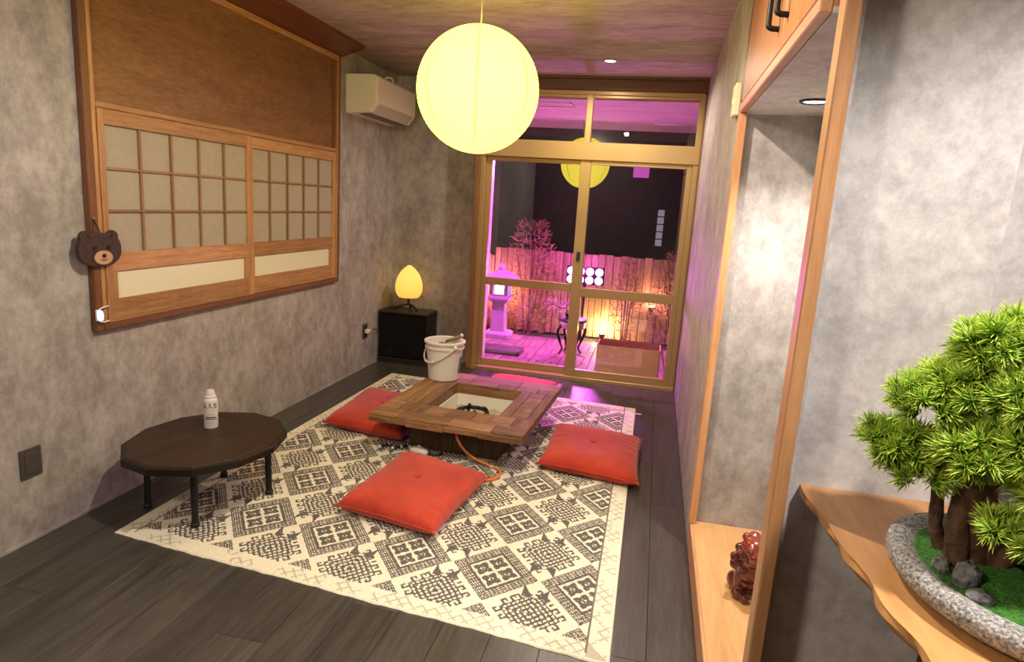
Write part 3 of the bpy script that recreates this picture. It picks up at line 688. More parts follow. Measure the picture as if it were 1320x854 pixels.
# ================================================================== BLACK CHEST, LAMP, OUTLETS
ch_ = thing('black_chest', 'low black lacquered chest in the far left corner', 'chest', (-2.165, 5.55, 0))
cx0, cx1, cy0, cy1, cz = -2.40, -1.935, 5.40, 5.71, .48
box('body', cx0+.008, cx1-.006, cy0+.012, cy1, .018, cz-.016, 'black_lacquer', ch_, .003)
box('top', cx0, cx1, cy0, cy1, cz-.016, cz, 'box_top', ch_, .003)
box('plinth', cx0, cx1, cy0+.004, cy1, 0, .03, 'black_edge', ch_, .003)
dr_ = box('door', cx0+.03, cx1-.03, cy0+.002, cy0+.014, .06, cz-.03, 'black_lacquer', ch_, .004)
for xx in (-2.28, -2.05): obj('ring_pull', MB().tube([(xx+.016*math.cos(a), cy0+.001, .12+.016*math.sin(a)) for a in np.linspace(0, 2*PI, 16, False)], .002, 6, closed=True), 'black_edge', dr_, smooth=True)
box('bottom_rail', cx0+.012, cx1-.012, cy0+.001, cy0+.012, .034, .052, 'black_edge', ch_, .002)
lp = Vector((-2.165, 5.54, cz))
tl = thing('table_lamp', 'glowing orange egg shaped paper lamp on the black chest', 'lamp', lp)
def eprof(t):
    th = PI*t; z = .262-.150*math.cos(th); r = .134*math.sin(th)**.92*(1-.16*math.cos(PI-th)) if 0 < t < 1 else .03
    z = .125+.29*t; tt = t; r = .124*max(0, 1-((tt-.33)/.675)**1.85)**.66 if tt >= .33 else .124*(1-((.33-tt)/.52)**2.6)**.9
    return (max(r, .02), z)
def efade(j, NM, i, per): return min(1., .25+.75*max(0, 1-(i/(22*per))*1.5))*.8  # glow painted deeper orange towards the foot of the egg shade
shade_mesh('shade', eprof, lp, tl, 'egg_paper', 22, 64, 2, efade, .0012)
obj('base', MB().tube(spline([lp+Vector((-.13, -.03, .012)), lp+Vector((-.07, -.02, .040)), lp+Vector((0, 0, .06)), lp+Vector((.06, -.02, .045)), lp+Vector((.10, -.04, .010))], 6), .011, 8), 'black_edge', tl, smooth=True)
obj('base', MB().tube(spline([lp+Vector((-.02, .10, .012)), lp+Vector((0, .05, .045)), lp+Vector((0, 0, .06))], 6), .011, 8), 'black_edge', tl, smooth=True)
obj('stem', MB().lathe([(.012, .05), (.012, .13), (.05, .133), (.05, .138), (.004, .139)], lp, 14), 'black_edge', tl, smooth=SM)
obj('top_loop', MB().tube(spline([lp+Vector((-.018, 0, .408)), lp+Vector((-.016, 0, .45)), lp+Vector((0, 0, .462)), lp+Vector((.016, 0, .45)), lp+Vector((.018, 0, .408))], 5), .003, 6), 'steel', tl, smooth=True)
obj('power_cord', MB().tube(spline([lp+Vector((-.12, -.02, .012)), lp+Vector((-.20, -.10, .010)), lp+Vector((-.225, -.15, -.01)), (-2.385, 5.385, .30), (-2.372, 5.28, .33), (-2.372, 5.19, .335)], 8), .0035, 6), 'black_rubber', tl, smooth=True)
ol = thing('wall_outlet', 'brown wall outlet with a white plug beside the black chest', 'outlet', (X0, 5.15, .33))
box('plate', X0, X0+.008, 5.10, 5.185, .265, .395, 'outlet_brown', ol, .002)
box('insert', X0+.007, X0+.011, 5.122, 5.163, .285, .375, 'black_rubber', ol, .001)
pg = thing('white_plug', 'white plug pushed into the outlet beside the black chest', 'plug', (X0+.02, 5.145, .33))
box('body', X0+.011, X0+.042, 5.125, 5.165, .315, .350, 'white_plastic', pg, .005, seg=2)
box('collar', X0+.020, X0+.046, 5.165, 5.185, .322, .345, 'white_plastic', pg, .004)
o2 = thing('wall_outlet', 'blank dark brown outlet plate on the left wall near the round table', 'outlet', (X0, 2.015, .34))
box('plate', X0, X0+.008, 1.968, 2.062, .278, .402, 'outlet_brown', o2, .002)
box('cover', X0+.007, X0+.011, 1.985, 2.045, .295, .385, 'outlet_brown', o2, .0015)

# ================================================================== ROUND TABLE + GAS CAN
TC = Vector((-1.985, 2.545, 0)); zt = .325; RT = .385
rtb = thing('round_table', 'low dark brown twelve sided table with thin black legs', 'table', TC+Vector((0, 0, .0)))
NG = 12
def gon(r, z, k=NG, a0=math.radians(2)): return [TC+Vector((r*.885*math.cos(a0+2*PI*j/k), r*1.03*math.sin(a0+2*PI*j/k), z)) for j in range(k)]
obj('edge_band', MB().loft([gon(RT-.012, zt-.040), gon(RT, zt-.034), gon(RT, zt-.006), gon(RT-.010, zt-.001), gon(RT-.03, zt-.001)]), 'table_edge', rtb)
# top leaves: two halves and a slim leaf, cut from the twelve-sided outline
def clip_poly(poly, xa, xb):
    out = poly
    for s, lim in ((1, xa), (-1, xb)):
        res = []
        for k in range(len(out)):
            p1, p2 = out[k], out[(k+1) % len(out)]; d1, d2 = s*(p1.y-lim), s*(p2.y-lim)
            if d1 >= 0: res.append(p1)
            if d1*d2 < 0: res.append(p1.lerp(p2, d1/(d1-d2)))
        out = res
    return out
out12 = gon(RT-.022, zt)
for a, b_ in ((TC.y-.5, TC.y+.02), (TC.y+.021, TC.y+.27), (TC.y+.271, TC.y+.5)):
    pol = clip_poly(out12, a, b_)
    obj('top_leaf', MB().prism([p_+Vector((0, 0, -.012)) for p_ in pol], (0, 0, .0125)), 'table_top', rtb, .001)
for dx, dy in ((.115, -.245), (.225, .14), (-.205, -.155), (-.095, .235)):
    p0 = TC+Vector((dx, dy, zt-.04)); p1 = TC+Vector((dx*1.02, dy*1.02, .008 if (dx > 0 or dy > 0) else .0))
    lg = obj('leg', MB().tube([p0, p0.lerp(p1, .5), p1+Vector((0, 0, .03)), p1], [.0165, .0155, .0145, .0150], 12), 'black_iron', rtb, smooth=SM)
    obj('foot', MB().lathe([(.018, 0), (.019, .004), (.019, .018), (.016, .022)], p1, 14), 'black_rubber', lg, smooth=SM)
    obj('bracket', MB().lathe([(.03, 0), (.03, -.006), (.02, -.012)], p0+Vector((0, 0, .001)), 14), 'black_iron', lg, smooth=SM)
gc = Vector((-2.057, 2.665, zt+.001))
can = thing('gas_canister', 'white gas canister standing on the dark round table', 'canister', gc)
obj('body', MB().lathe([(.028, .001), (.031, .0), (.0325, .004), (.0325, .138), (.0315, .143), (.026, .152), (.0235, .156)], gc, 36), 'can_white', can, smooth=SM)
obj('collar', MB().lathe([(.0235, .154), (.0265, .155), (.0275, .159), (.0255, .163), (.021, .164), (.0195, .17)], gc, 28), 'can_white', can, smooth=SM)
obj('cap', MB().lathe([(.0185, .166), (.021, .168), (.021, .177), (.0185, .182), (.017, .190), (.012, .192)], gc, 28), 'can_white', can, smooth=SM)
obj('cap_band', MB().lathe([(.0195, .1675), (.0208, .168), (.0208, .171), (.0195, .1715)], gc, 28, cap=False), 'ink', can, smooth=SM)
view = math.atan2(-gc.y, -gc.x)          # side of the can that faces the room
def wrap_text(txt, height, zc, ang, mat, nm):
    cu = bpy.data.curves.new('letters', 'FONT'); cu.body = txt; cu.size = height/.7; cu.align_x = 'CENTER'; cu.space_character = 1.25; cu.offset = .0012; cu.resolution_u = 3
    ob = bpy.data.objects.new('letters', cu); COL.objects.link(ob)
    dg = bpy.context.evaluated_depsgraph_get(); dg.update(); me_ = bpy.data.meshes.new_from_object(ob.evaluated_get(dg))
    mb = MB(); R_ = .0329
    mb.v = [(gc.x+R_*math.cos(ang+v.co.x/R_), gc.y+R_*math.sin(ang+v.co.x/R_), gc.z+zc+v.co.y) for v in me_.vertices]; mb.f = [tuple(p_.vertices) for p_ in me_.polygons]
    bpy.data.objects.remove(ob); bpy.data.curves.remove(cu); bpy.data.meshes.remove(me_)
    return obj(nm, mb, mat, can)
wrap_text('GAS', .025, .104, view-.28, 'ink', 'lettering')
for z, h_, mt, wd in ((.093, .0012, 'ink_grey', .8), (.070, .0012, 'ink_grey', .6), (.055, .0055, 'ink', .7), (.046, .0050, 'ink_red', .95), (.030, .0012, 'ink_grey', .7)):
    obj('print_line', MB().loft([[gc+Vector((.03285*math.cos(a), .03285*math.sin(a), z+dz)) for dz in (0, h_)] for a in np.linspace(view-.05-wd, view-.05+wd, 12)], cap=False), mt, can)

# ================================================================== BEAR PLAQUE + CLIP LIGHT
bx, by, bz = X0+.040, 2.368, 1.20
be = thing('bear_plaque', 'dark wooden bear face plaque hung on the window frame corner', 'plaque', (X0+.05, by, bz-.08))
def disc(cy, cz_, ry, rz, x0, th, pw=2., n=40):
    return [(x0, cy+ry*math.copysign(abs(math.cos(a))**(2/pw), math.cos(a)), cz_+rz*math.copysign(abs(math.sin(a))**(2/pw), math.sin(a))) for a in np.linspace(0, 2*PI, n, False)], (th, 0, 0)
hd = MB().prism(*disc(by, bz-.005, .112, .072, bx, .02, 2.5))
obj('head', hd, 'bear_brown', be, .003, seg=2)
for s in (-1, 1):
    e = obj('ear', MB().prism(*disc(by+s*.070, bz+.050, .030, .027, bx+.001, .018)), 'bear_brown', be, .003)
    obj('ear_hole', MB().prism(*disc(by+s*.060, bz+.052, .008, .008, bx+.019, .0015, n=14)), 'bear_black', e)
    obj('eye', MB().prism(*disc(by+s*.036+.006, bz+.004, .0095, .0095, bx+.020, .003, n=16)), 'bear_black', be)
mz = obj('muzzle', MB().prism(*disc(by+.008, bz-.040, .049, .031, bx+.020, .006)), 'bear_tan', be, .002)
obj('nose', MB().prism(*disc(by+.008, bz-.031, .010, .009, bx+.026, .003, n=16)), 'bear_black', mz)
obj('mouth', MB().tube([(bx+.0268, by+.008+d, bz-.050+abs(d)*.15) for d in np.linspace(-.016, .016, 9)], .0018, 6), 'bear_black', mz)
obj('hanging_cord', MB().tube([(bx+.004, by-.02, bz+.06), (bx-.003, by-.01, bz+.13), (bx+.004, by+.02, bz+.06)], .0025, 6), 'bear_black', be)
obj('hook', MB().tube([(X0+.03, by-.01, bz+.13), (bx+.004, by-.01, bz+.13)], .004, 8), 'steel', be)
cl = thing('clip_light', 'tiny white clip light glowing blue at the lower window frame corner', 'light', (X0+.05, 2.352, .88))
obj('lamp', MB().lathe([(.004, -.026), (.011, -.020), (.013, 0), (.010, .019), (.003, .024)], (X0+.052, 2.352, .905), 14), 'led_blue', cl, smooth=True)
box('clip_back', X0+.034, X0+.042, 2.342, 2.362, .88, .93, 'white_plastic', cl, .002)
for z in (.938, .872): obj('wire', MB().tube(spline([(X0+.045, 2.352, .905+(z-.905)*.75), (X0+.047, 2.37, z), (X0+.046, 2.40, z+.002), (X0+.034, 2.415, z)], 5), .003, 6), 'white_plastic', cl, smooth=True)

# ================================================================== ALCOVE FIGURE
def blob(parts, voxel=.005):
    mb = MB()
    for c, r, sc in parts: mb.sphere(c, r, 16, 12, sc)
    me_ = bpy.data.meshes.new('b'); me_.from_pydata(mb.v, [], mb.f)
    ob = bpy.data.objects.new('b', me_); COL.objects.link(ob)
    md = ob.modifiers.new('r', 'REMESH'); md.mode = 'VOXEL'; md.voxel_size = voxel
    ms = ob.modifiers.new('s', 'SMOOTH'); ms.iterations = 3
    dg = bpy.context.evaluated_depsgraph_get(); dg.update(); m2_ = bpy.data.meshes.new_from_object(ob.evaluated_get(dg))
    out = MB(); out.v = [tuple(v.co) for v in m2_.vertices]; out.f = [tuple(p_.vertices) for p_ in m2_.polygons]
    bpy.data.objects.remove(ob); bpy.data.meshes.remove(me_); bpy.data.meshes.remove(m2_); return out
sp = Vector((.465, 2.335, ZA)); S = lambda x, y, z: sp+Vector((x, y, z))
stt = thing('lion_dog_figure', 'dark red lacquered lion dog figure sitting on the alcove board', 'figure', sp)
body = [(S(.0, .03, .06), .055, (1, 1.15, 1)), (S(-.005, .0, .11), .048, (1, .95, 1.25)), (S(0, -.015, .165), .042, (1, 1, 1)),
        (S(-.045, -.02, .02), .021, (1, 1.3, .85)), (S(.045, -.02, .02), .021, (1, 1.3, .85)), (S(-.04, -.005, .07), .019, (1, 1, 2.6)), (S(.04, -.005, .07), .019, (1, 1, 2.6)),
        (S(-.05, .045, .035), .032, (.8, 1.2, 1)), (S(.05, .045, .035), .032, (.8, 1.2, 1)), (S(-.02, -.048, .016), .017, (1, 1.2, .9)), (S(.02, -.048, .016), .017, (1, 1.2, .9)),
        (S(0, .095, .09), .022, (1, 1, 1.8)), (S(-.062, .01, .12), .016, (1, 1, 1.4)), (S(-.066, -.01, .158), .017, (1, 1, 1.2))]
obj('body', blob(body), 'lacquer_red', stt, smooth=True)
head = [(S(0, -.02, .205), .048, (1.05, 1, .85)), (S(0, -.062, .193), .027, (1.2, .9, .75)), (S(0, -.060, .176), .024, (1.1, .85, .5)), (S(-.03, .0, .236), .018, (1, 1, 1)), (S(.03, .0, .236), .018, (1, 1, 1)),
        (S(-.022, -.062, .215), .012, (1, 1, 1)), (S(.022, -.062, .215), .012, (1, 1, 1)), (S(0, .02, .235), .022, (1, 1, .8))]
obj('head', blob(head, .0045), 'lacquer_bright', stt, smooth=True)
for s in (-1, 1): obj('eye', MB().sphere(S(s*.022, -.073, .214), .006, 8, 6), 'ink', stt, smooth=True)
obj('mane', blob([(S(.05*math.cos(a), .005+.035*math.sin(a), .175+.012*math.sin(3*a)), .018, (1, 1, 1)) for a in np.linspace(0, 2*PI, 11, False)], .0045), 'lacquer_red', stt, smooth=True)

# ================================================================== BONSAI SHELF, TRAY, TREE
ZB = .945
sh = thing('live_edge_shelf', 'honey coloured live edge wooden shelf carrying the bonsai', 'shelf', (.5, .9, ZB-.035))
edge = spline([(.356, YP, 0), (.362, 1.30, 0), (.374, 1.18, 0), (.383, 1.07, 0), (.390, .98, 0), (.404, .90, 0), (.400, .82, 0), (.396, .70, 0), (.405, .5, 0), (.40, .35, 0)], 6)
top_ = [Vector((p_.x+.004*math.sin(p_.y*31), min(p_.y, YP), ZB)) for p_ in edge]; N = len(top_)
mb = MB()
lay = [(0, 0), (.003, -.006), (.002, -.016), (.012, -.028), (.022, -.034)]
rings = [[Vector((p_.x-.0+dx+(.004*math.sin(p_.y*47+k) if k else 0), p_.y, ZB+dz)) for p_ in top_]+[Vector((1.15, top_[-1].y, ZB+dz)), Vector((1.15, 1.30, ZB+dz)), Vector((.66, YP-.003, ZB+dz))] for k, (dx, dz) in enumerate(lay)]
obj('slab', mb.loft(rings), 'slab', sh, smooth=SM)
box('wall_batten', .42, .64, YP-.03, YP, ZB-.075, ZB-.034, 'trim_y', sh, .002)
box('support_panel', .80, .83, .45, 1.25, 0, ZB-.034, 'trim_y', sh, .002)
TB = Vector((.590, 1.050, ZB+.001)); RX, RY = .170, .215
TR = Matrix.Rotation(math.radians(4), 3, 'Z')
bt = thing('bonsai_tree', 'bright green artificial pine bonsai in an oval speckled stone tray', 'bonsai', TB)
obj('tray', MB().lathe([(.80, 0), (.86, .004), (.97, .020), (1.0, .033), (.985, .044), (.94, .049), (.87, .050), (.80, .047), (.76, .042), (.0, .040)], TB, 64, TR @ Matrix.Diagonal((RX, RY, 1)), cap=True), 'tray', bt, smooth=True)
mo = []
for k in range(9):
    rr = .785*(1-k/8.5); mo.append((max(rr, .01), .043+.016*(1-(rr/.785)**2)+.002*math.sin(k*5)))
obj('moss', MB().lathe(mo, TB, 48, TR @ Matrix.Diagonal((RX, RY, 1)), cap=False), 'moss', bt, smooth=True)
def rockmesh(c, sx, sy, sz, seed):
    mb = MB().sphere(c, 1, 12, 9, (sx, sy, sz)); r = random.Random(seed)
    mb.v = [(v[0]+r.uniform(-.12, .12)*sx, v[1]+r.uniform(-.12, .12)*sy, v[2]+r.uniform(-.1, .1)*sz) for v in mb.v]; return mb
tz = TB.z+.052
obj('rock', rockmesh((.494, .995, tz+.006), .018, .018, .024, 3), 'rock', bt, smooth=SM); obj('rock', rockmesh((.474, 1.03, tz), .013, .015, .014, 5), 'rock', bt, smooth=SM)
obj('rock', rockmesh((.500, .960, tz-.006), .020, .017, .012, 8), 'rock', bt, smooth=SM)
def trunk(pts, rad, nm='trunk'):
    sp_ = [p_+Vector((.016, 0, 0)) for p_ in spline(pts, 8)]; rs = np.interp(np.linspace(0, 1, len(sp_)), np.linspace(0, 1, len(rad)), rad)
    mb = MB().tube(sp_, [r*(1+.05*math.sin(i*1.1)) for i, r in enumerate(rs)], 12)
    return obj(nm, mb, 'bark', bt, smooth=True)
b0 = tz-.012
trunk([(.512, 1.075, b0), (.508, 1.075, b0+.05), (.500, 1.08, b0+.10), (.510, 1.09, b0+.17), (.53, 1.10, b0+.26), (.54, 1.10, b0+.33)], [.036, .023, .018, .017, .013, .008])
trunk([(.488, 1.10, b0), (.474, 1.105, b0+.04), (.468, 1.105, b0+.09), (.462, 1.105, b0+.15), (.44, 1.11, b0+.21)], [.012, .0105, .010, .009, .006])
trunk([(.488, 1.05, b0), (.486, 1.06, b0+.05), (.488, 1.075, b0+.10), (.495, 1.08, b0+.16), (.48, 1.06, b0+.24)], [.018, .016, .014, .012, .007])
trunk([(.543, 1.06, b0), (.556, 1.05, b0+.04), (.566, 1.045, b0+.08), (.572, 1.03, b0+.12)], [.016, .012, .010, .006])
trunk([(.53, 1.075, b0), (.535, 1.08, b0+.05), (.525, 1.09, b0+.12), (.55, 1.1, b0+.2)], [.03, .022, .018, .012])
# one tuft of needles, several variants, shared by all tufts
def tuft_mesh(seed, n=105, L=.031, spread=1.25):
    r = random.Random(seed); vs, fs, tipv = [], [], []
    for k in range(n):
        z = 1-(1-math.cos(spread))*r.random(); ph = r.random()*2*PI; s = math.sqrt(max(0, 1-z*z))
        d = Vector((s*math.cos(ph), s*math.sin(ph), z)); ln = L*r.uniform(.75, 1.1); bs = Vector((r.uniform(-.006, .006), r.uniform(-.006, .006), r.uniform(-.012, .006)))
        a_ = d.orthogonal().normalized(); b_ = d.cross(a_); wd = .00105; o = len(vs); ct_ = bs+d*ln*.62
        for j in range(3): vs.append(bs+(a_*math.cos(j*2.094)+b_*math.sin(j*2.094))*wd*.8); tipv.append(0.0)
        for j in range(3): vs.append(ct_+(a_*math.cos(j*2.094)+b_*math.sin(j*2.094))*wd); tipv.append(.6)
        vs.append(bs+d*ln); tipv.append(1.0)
        for j in range(3): fs.append((o+j, o+(j+1) % 3, o+3+(j+1) % 3, o+3+j)); fs.append((o+3+j, o+3+(j+1) % 3, o+6))
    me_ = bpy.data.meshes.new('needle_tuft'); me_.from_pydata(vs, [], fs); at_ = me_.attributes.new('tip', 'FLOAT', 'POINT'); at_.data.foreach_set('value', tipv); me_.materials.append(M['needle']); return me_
tufts = [tuft_mesh(s) for s in range(6)]
# foliage pads: centre, radius (sideways), height
PADS = [((.492, 1.06, 1.345), .060, .045), ((.560, 1.05, 1.365), .075, .05), ((.545, 1.14, 1.33), .07, .045), ((.600, 1.0, 1.33), .05, .045),
        ((.462, 1.06, 1.275), .050, .040), ((.415, 1.07, 1.245), .036, .034), ((.388, 1.08, 1.262), .026, .026), ((.425, 1.07, 1.275), .03, .03),
        ((.365, 1.10, 1.180), .030, .028), ((.398, 1.09, 1.170), .042, .036), ((.420, 1.08, 1.135), .036, .030),
        ((.468, 1.02, 1.195), .055, .040), ((.530, 1.00, 1.225), .060, .045), ((.515, 1.0, 1.29), .05, .04), ((.580, .98, 1.265), .055, .045),
        ((.505, 1.10, 1.165), .060, .035), ((.560, 1.06, 1.165), .055, .035), ((.455, 1.12, 1.15), .05, .03), ((.545, .965, 1.17), .04, .032),
        ((.508, .97, 1.085), .024, .020), ((.540, .955, 1.080), .026, .022), ((.50, 1.16, 1.26), .07, .05), ((.60, 1.10, 1.25), .05, .05)]
tot = 0
for (c, r, h) in PADS:
    nn = max(5, int(r*r*4700+4)); c = Vector(c)+(Vector((.022, 0, -.014)) if c[2] > 1.1 else Vector((.004, 0, .012)))
    for k in range(nn):
        zf = 1-1.35*(k+.5)/nn; ph = k*2.399963+c.x*50; s = math.sqrt(max(0, 1-zf*zf))
        d = Vector((s*math.cos(ph), s*math.sin(ph), zf)); p_ = c+Vector((d.x*r, d.y*r, d.z*h))*random.uniform(.75, 1.)
        nd = Vector((d.x, d.y, d.z*.8+.45)).normalized()
        o = bpy.data.objects.new('needle_tuft', tufts[tot % 6]); COL.objects.link(o); o.parent = bt
        o.location = p_-TB; o.rotation_mode = 'QUATERNION'; o.rotation_quaternion = nd.to_track_quat('Z', 'Y') @ Matrix.Rotation(random.uniform(0, 6), 3, 'Z').to_quaternion()
        sc = random.uniform(.85, 1.1)*(1 if r > .03 else .85); o.scale = (sc, sc, sc); tot += 1
print('tufts', tot)
for a_, c in (((.47, 1.075, 1.17), (.37, 1.10, 1.18)), ((.50, 1.08, 1.2), (.46, 1.05, 1.27)), ((.56, 1.045, 1.07), (.51, .97, 1.08)), ((.53, 1.09, 1.25), (.57, 1.0, 1.26)), ((.52, 1.09, 1.2), (.40, 1.08, 1.25)), ((.57, 1.03, 1.07), (.54, .955, 1.075))):
    trunk([a_, tuple(Vector(a_).lerp(Vector(c), .5)+Vector((0, 0, .008))), c], [.006, .005, .003], 'branch')

# ================================================================== GARDEN
ZO = -.06
gp = struct(box('ground', -6, 6, YG+.14, 14, ZO-.1, ZO-.02, 'slab_dark'), 'dark ground of the garden')
dk = sthing('floor_deck', (-.6, 6.9, ZO), 'wooden tile deck lit magenta in the garden')
ty = 5.80; k = 0
S30 = .30
nx = 11; ny = 7
for i in range(nx):
    for j in range(ny):
        xx, yy = -2.35+i*S30, ty+j*S30
        if yy+S30 > 7.86: continue
        for s in range(4):
            if (i+j) % 2: box('slat', xx+s*S30/4+.003, xx+(s+1)*S30/4-.003, yy+.003, yy+S30-.003, ZO-.02, ZO, 'deck', dk)
            else: box('slat', xx+.003, xx+S30-.003, yy+s*S30/4+.003, yy+(s+1)*S30/4-.003, ZO-.02, ZO, 'deck', dk)
struct(box('step_outside', -2.3, .9, YG+.14, 5.80, ZO-.02, -.03, 'concrete'), 'concrete step outside the garden door')
st_ = tag(box('paving_slab', -1.85, -1.28, 6.45, 6.72, ZO, ZO+.05, 'slab_dark', bevel=.006), 'dark stone slab lying on the deck at the left', 'slab')
# fence: separate boards with rails and posts
def fence(name, label, xa, xb, y, h, seed, wmean=.085):
    r = random.Random(seed); t = thing(name, label, 'fence', ((xa+xb)/2, y, ZO))
    x = xa
    while x < xb-.02:
        wd = wmean*r.uniform(.75, 1.2); xe = min(x+wd, xb); hh = h+r.uniform(-.008, .008); yy = y+r.uniform(-.004, .004)
        box('board', x+.003, xe-.003, yy, yy+.018, ZO, hh, 'fence', t, .003); x = xe
    for z in (.12, h*.55, h-.1): box('rail', xa, xb, y+.022, y+.055, z, z+.06, 'fence', t)
    for xx in np.arange(xa+.1, xb, .95): box('post', xx-.035, xx+.035, y+.056, y+.12, ZO, h-.02, 'fence', t)
    return t
fence('board_fence', 'weathered wooden board fence across the back of the garden', -1.955, 1.3, 7.92, .96, 3)
fence('board_fence', 'short lower stretch of board fence at the garden\'s left edge', -2.35, -1.965, 7.96, .86, 5)
struct(box('wall_neighbour', -5, 5, 9.6, 9.8, ZO, 5.5, 'dark_wall'), 'dark wall of the neighbouring house at night')
nw = thing('glass_reflection', 'narrow pale glowing strip on the dark wall, standing in for a reflection', 'window', (.2, 9.58, 1.3))
for k in range(5): box('glow_panel', -.02, .07, 9.575, 9.6, 1.04+k*.105, 1.04+k*.105+.09, 'pale_reflection', nw)  # glowing strip in place of a pale reflection in the door glass
nq = thing('glass_reflection', 'small pink glowing panel on the dark wall, standing in for a reflection', 'window', (-.25, 9.58, 1.95))
box('glow_panel', -.42, -.20, 9.575, 9.6, 1.98, 2.16, 'pink_reflection', nq); box('frame', -.44, -.18, 9.58, 9.6, 1.96, 1.98, 'dark_wall', nq)  # pink reflection in the door glass, made as a glowing panel
struct(box('wall_garden_left', -1.75, -1.60, YB+.1, 6.25, ZO, 2.4, 'paint_white'), 'white reveal wall outside at the left of the garden door')
struct(box('wall_garden_side', -2.50, -2.36, 6.05, 9.6, ZO, 2.4, 'paint_white'))
struct(box('wall_garden_right', X1+.06, X1+.2, YG+.14, 6.2, ZO, 2.4, 'paint_white'))
ev = sthing('ceiling_eave', (-.6, 6.8, 2.42), 'pale eave ceiling over the garden terrace')
for k in range(7): box('eave_board', -3, 2.2, YB+.1+k*.31, YB+.1+(k+1)*.31-.006, 2.42, 2.45, 'eave', ev)
box('eave_beam', -3, 2.2, 7.92, 8.0, 2.33, 2.50, 'dark_wall', ev)
hp = thing('eave_hatch', 'pale square hatch frame on the terrace ceiling', 'hatch', (-1.05, 6.1, 2.41))
for a in ((-1.30, -.86, 5.99, 6.005), (-1.30, -.86, 6.24, 6.255), (-1.30, -1.285, 5.99, 6.255), (-.875, -.86, 5.99, 6.255)): box('frame_bar', a[0], a[1], a[2], a[3], 2.41, 2.42, 'paint_white', hp)
pr = thing('drying_rail', 'thin drying rail hanging under the terrace ceiling', 'rail', (.1, 6.9, 2.38))
obj('bar', MB().tube([(-.14, 6.9, 2.38), (.27, 6.9, 2.38)], .008, 8), 'paint_white', pr, smooth=True)
for xx in (-.13, .26): obj('bracket', MB().tube([(xx, 6.9, 2.38), (xx, 6.9, 2.42)], .007, 8), 'paint_white', pr)
# stone lantern
sl = Vector((-1.735, 7.38, ZO)); stl = thing('stone_lantern', 'tall grey stone lantern standing on the deck at the left', 'lantern', sl)
def sq_loft(nm, prof, mat, bevel=.004): return obj(nm, MB().loft([[sl+Vector((sx*r, sy*r, z)) for sx, sy in ((-1, -1), (1, -1), (1, 1), (-1, 1))] for r, z in prof]), mat, stl, bevel)
sq_loft('base', [(.15, 0), (.15, .05), (.12, .075)], 'granite'); sq_loft('shaft', [(.085, .07), (.07, .40), (.085, .42)], 'granite'); sq_loft('platform', [(.085, .42), (.13, .455), (.13, .49)], 'granite')
for sx, sy in ((-1, -1), (1, -1), (1, 1), (-1, 1)): a = sl+Vector((sx*.088, sy*.088, 0)); box('corner_pillar', a.x-.022, a.x+.022, a.y-.022, a.y+.022, a.z+.49, a.z+.68, 'granite', stl)
sq_loft('lit_core', [(.055, .50), (.055, .655)], 'stone_lamp_glow', 0); sq_loft('fire_box_floor', [(.105, .485), (.105, .515)], 'granite', 0); sq_loft('fire_box_lintel', [(.108, .635), (.108, .68)], 'granite', 0)
sq_loft('roof', [(.10, .675), (.19, .69), (.185, .71), (.06, .79), (.03, .80)], 'granite'); obj('finial', MB().lathe([(.03, .79), (.045, .82), (.03, .86), (.004, .88)], sl, 12), 'granite', stl, smooth=True)
# shrubs: stems and narrow leaves
def leaf_mesh(seed, n, rx, ry, h, L, up=.3):
    r = random.Random(seed); mb = MB()
    for k in range(n):
        z = h*r.random()**.8; f = .35+.65*math.sin(PI*min(1, z/h*.9+.08)); a = r.random()*2*PI; q = r.random()**.5
        c = Vector((rx*f*q*math.cos(a), ry*f*q*math.sin(a), z)); d = Vector((math.cos(a)+r.uniform(-.8, .8), math.sin(a)+r.uniform(-.8, .8), r.uniform(-.6, 1.)+up)).normalized()
        s = d.cross(Vector((r.uniform(-1, 1), r.uniform(-1, 1), r.uniform(-1, 1)))).normalized(); l_ = L*r.uniform(.6, 1.2); w_ = l_*.075
        mb.add([c, c+d*l_*.45+s*w_, c+d*l_, c+d*l_*.45-s*w_], [(0, 1, 2, 3)])
    return mb
def shrub(label, c, rx, ry, h, n, seed, mat='dry_leaf', L=.11):
    c = Vector(c); t = thing('garden_shrub', label, 'shrub', c, 'shrubs along the fence')
    mb = leaf_mesh(seed, n, rx, ry, h, L); mb.v = [(v[0]+c.x, v[1]+c.y, v[2]+c.z) for v in mb.v]
    o = obj('foliage', mb, mat, t); o['kind'] = 'stuff'; r = random.Random(seed+50)
    for k in range(7):
        a = r.random()*2*PI; e = c+Vector((rx*.7*math.cos(a), ry*.7*math.sin(a), h*r.uniform(.75, 1)))
        obj('stem', MB().tube([c+Vector((.03*math.cos(a), .03*math.sin(a), 0)), c.lerp(e, .5)+Vector((0, 0, .05)), e], [.010, .007, .003], 5), 'stem', t)
shrub('tall feathery shrub rising above the fence behind the stone lantern', (-1.46, 7.74, ZO), .34, .09, 1.36, 1500, 1, L=.085)
shrub('dark shrub against the fence right of the flood light', (-.28, 7.72, ZO), .17, .10, .98, 800, 2, L=.075)
shrub('broad shrub at the right end of the fence', (.30, 7.66, ZO), .30, .14, 1.12, 1400, 3, L=.08)
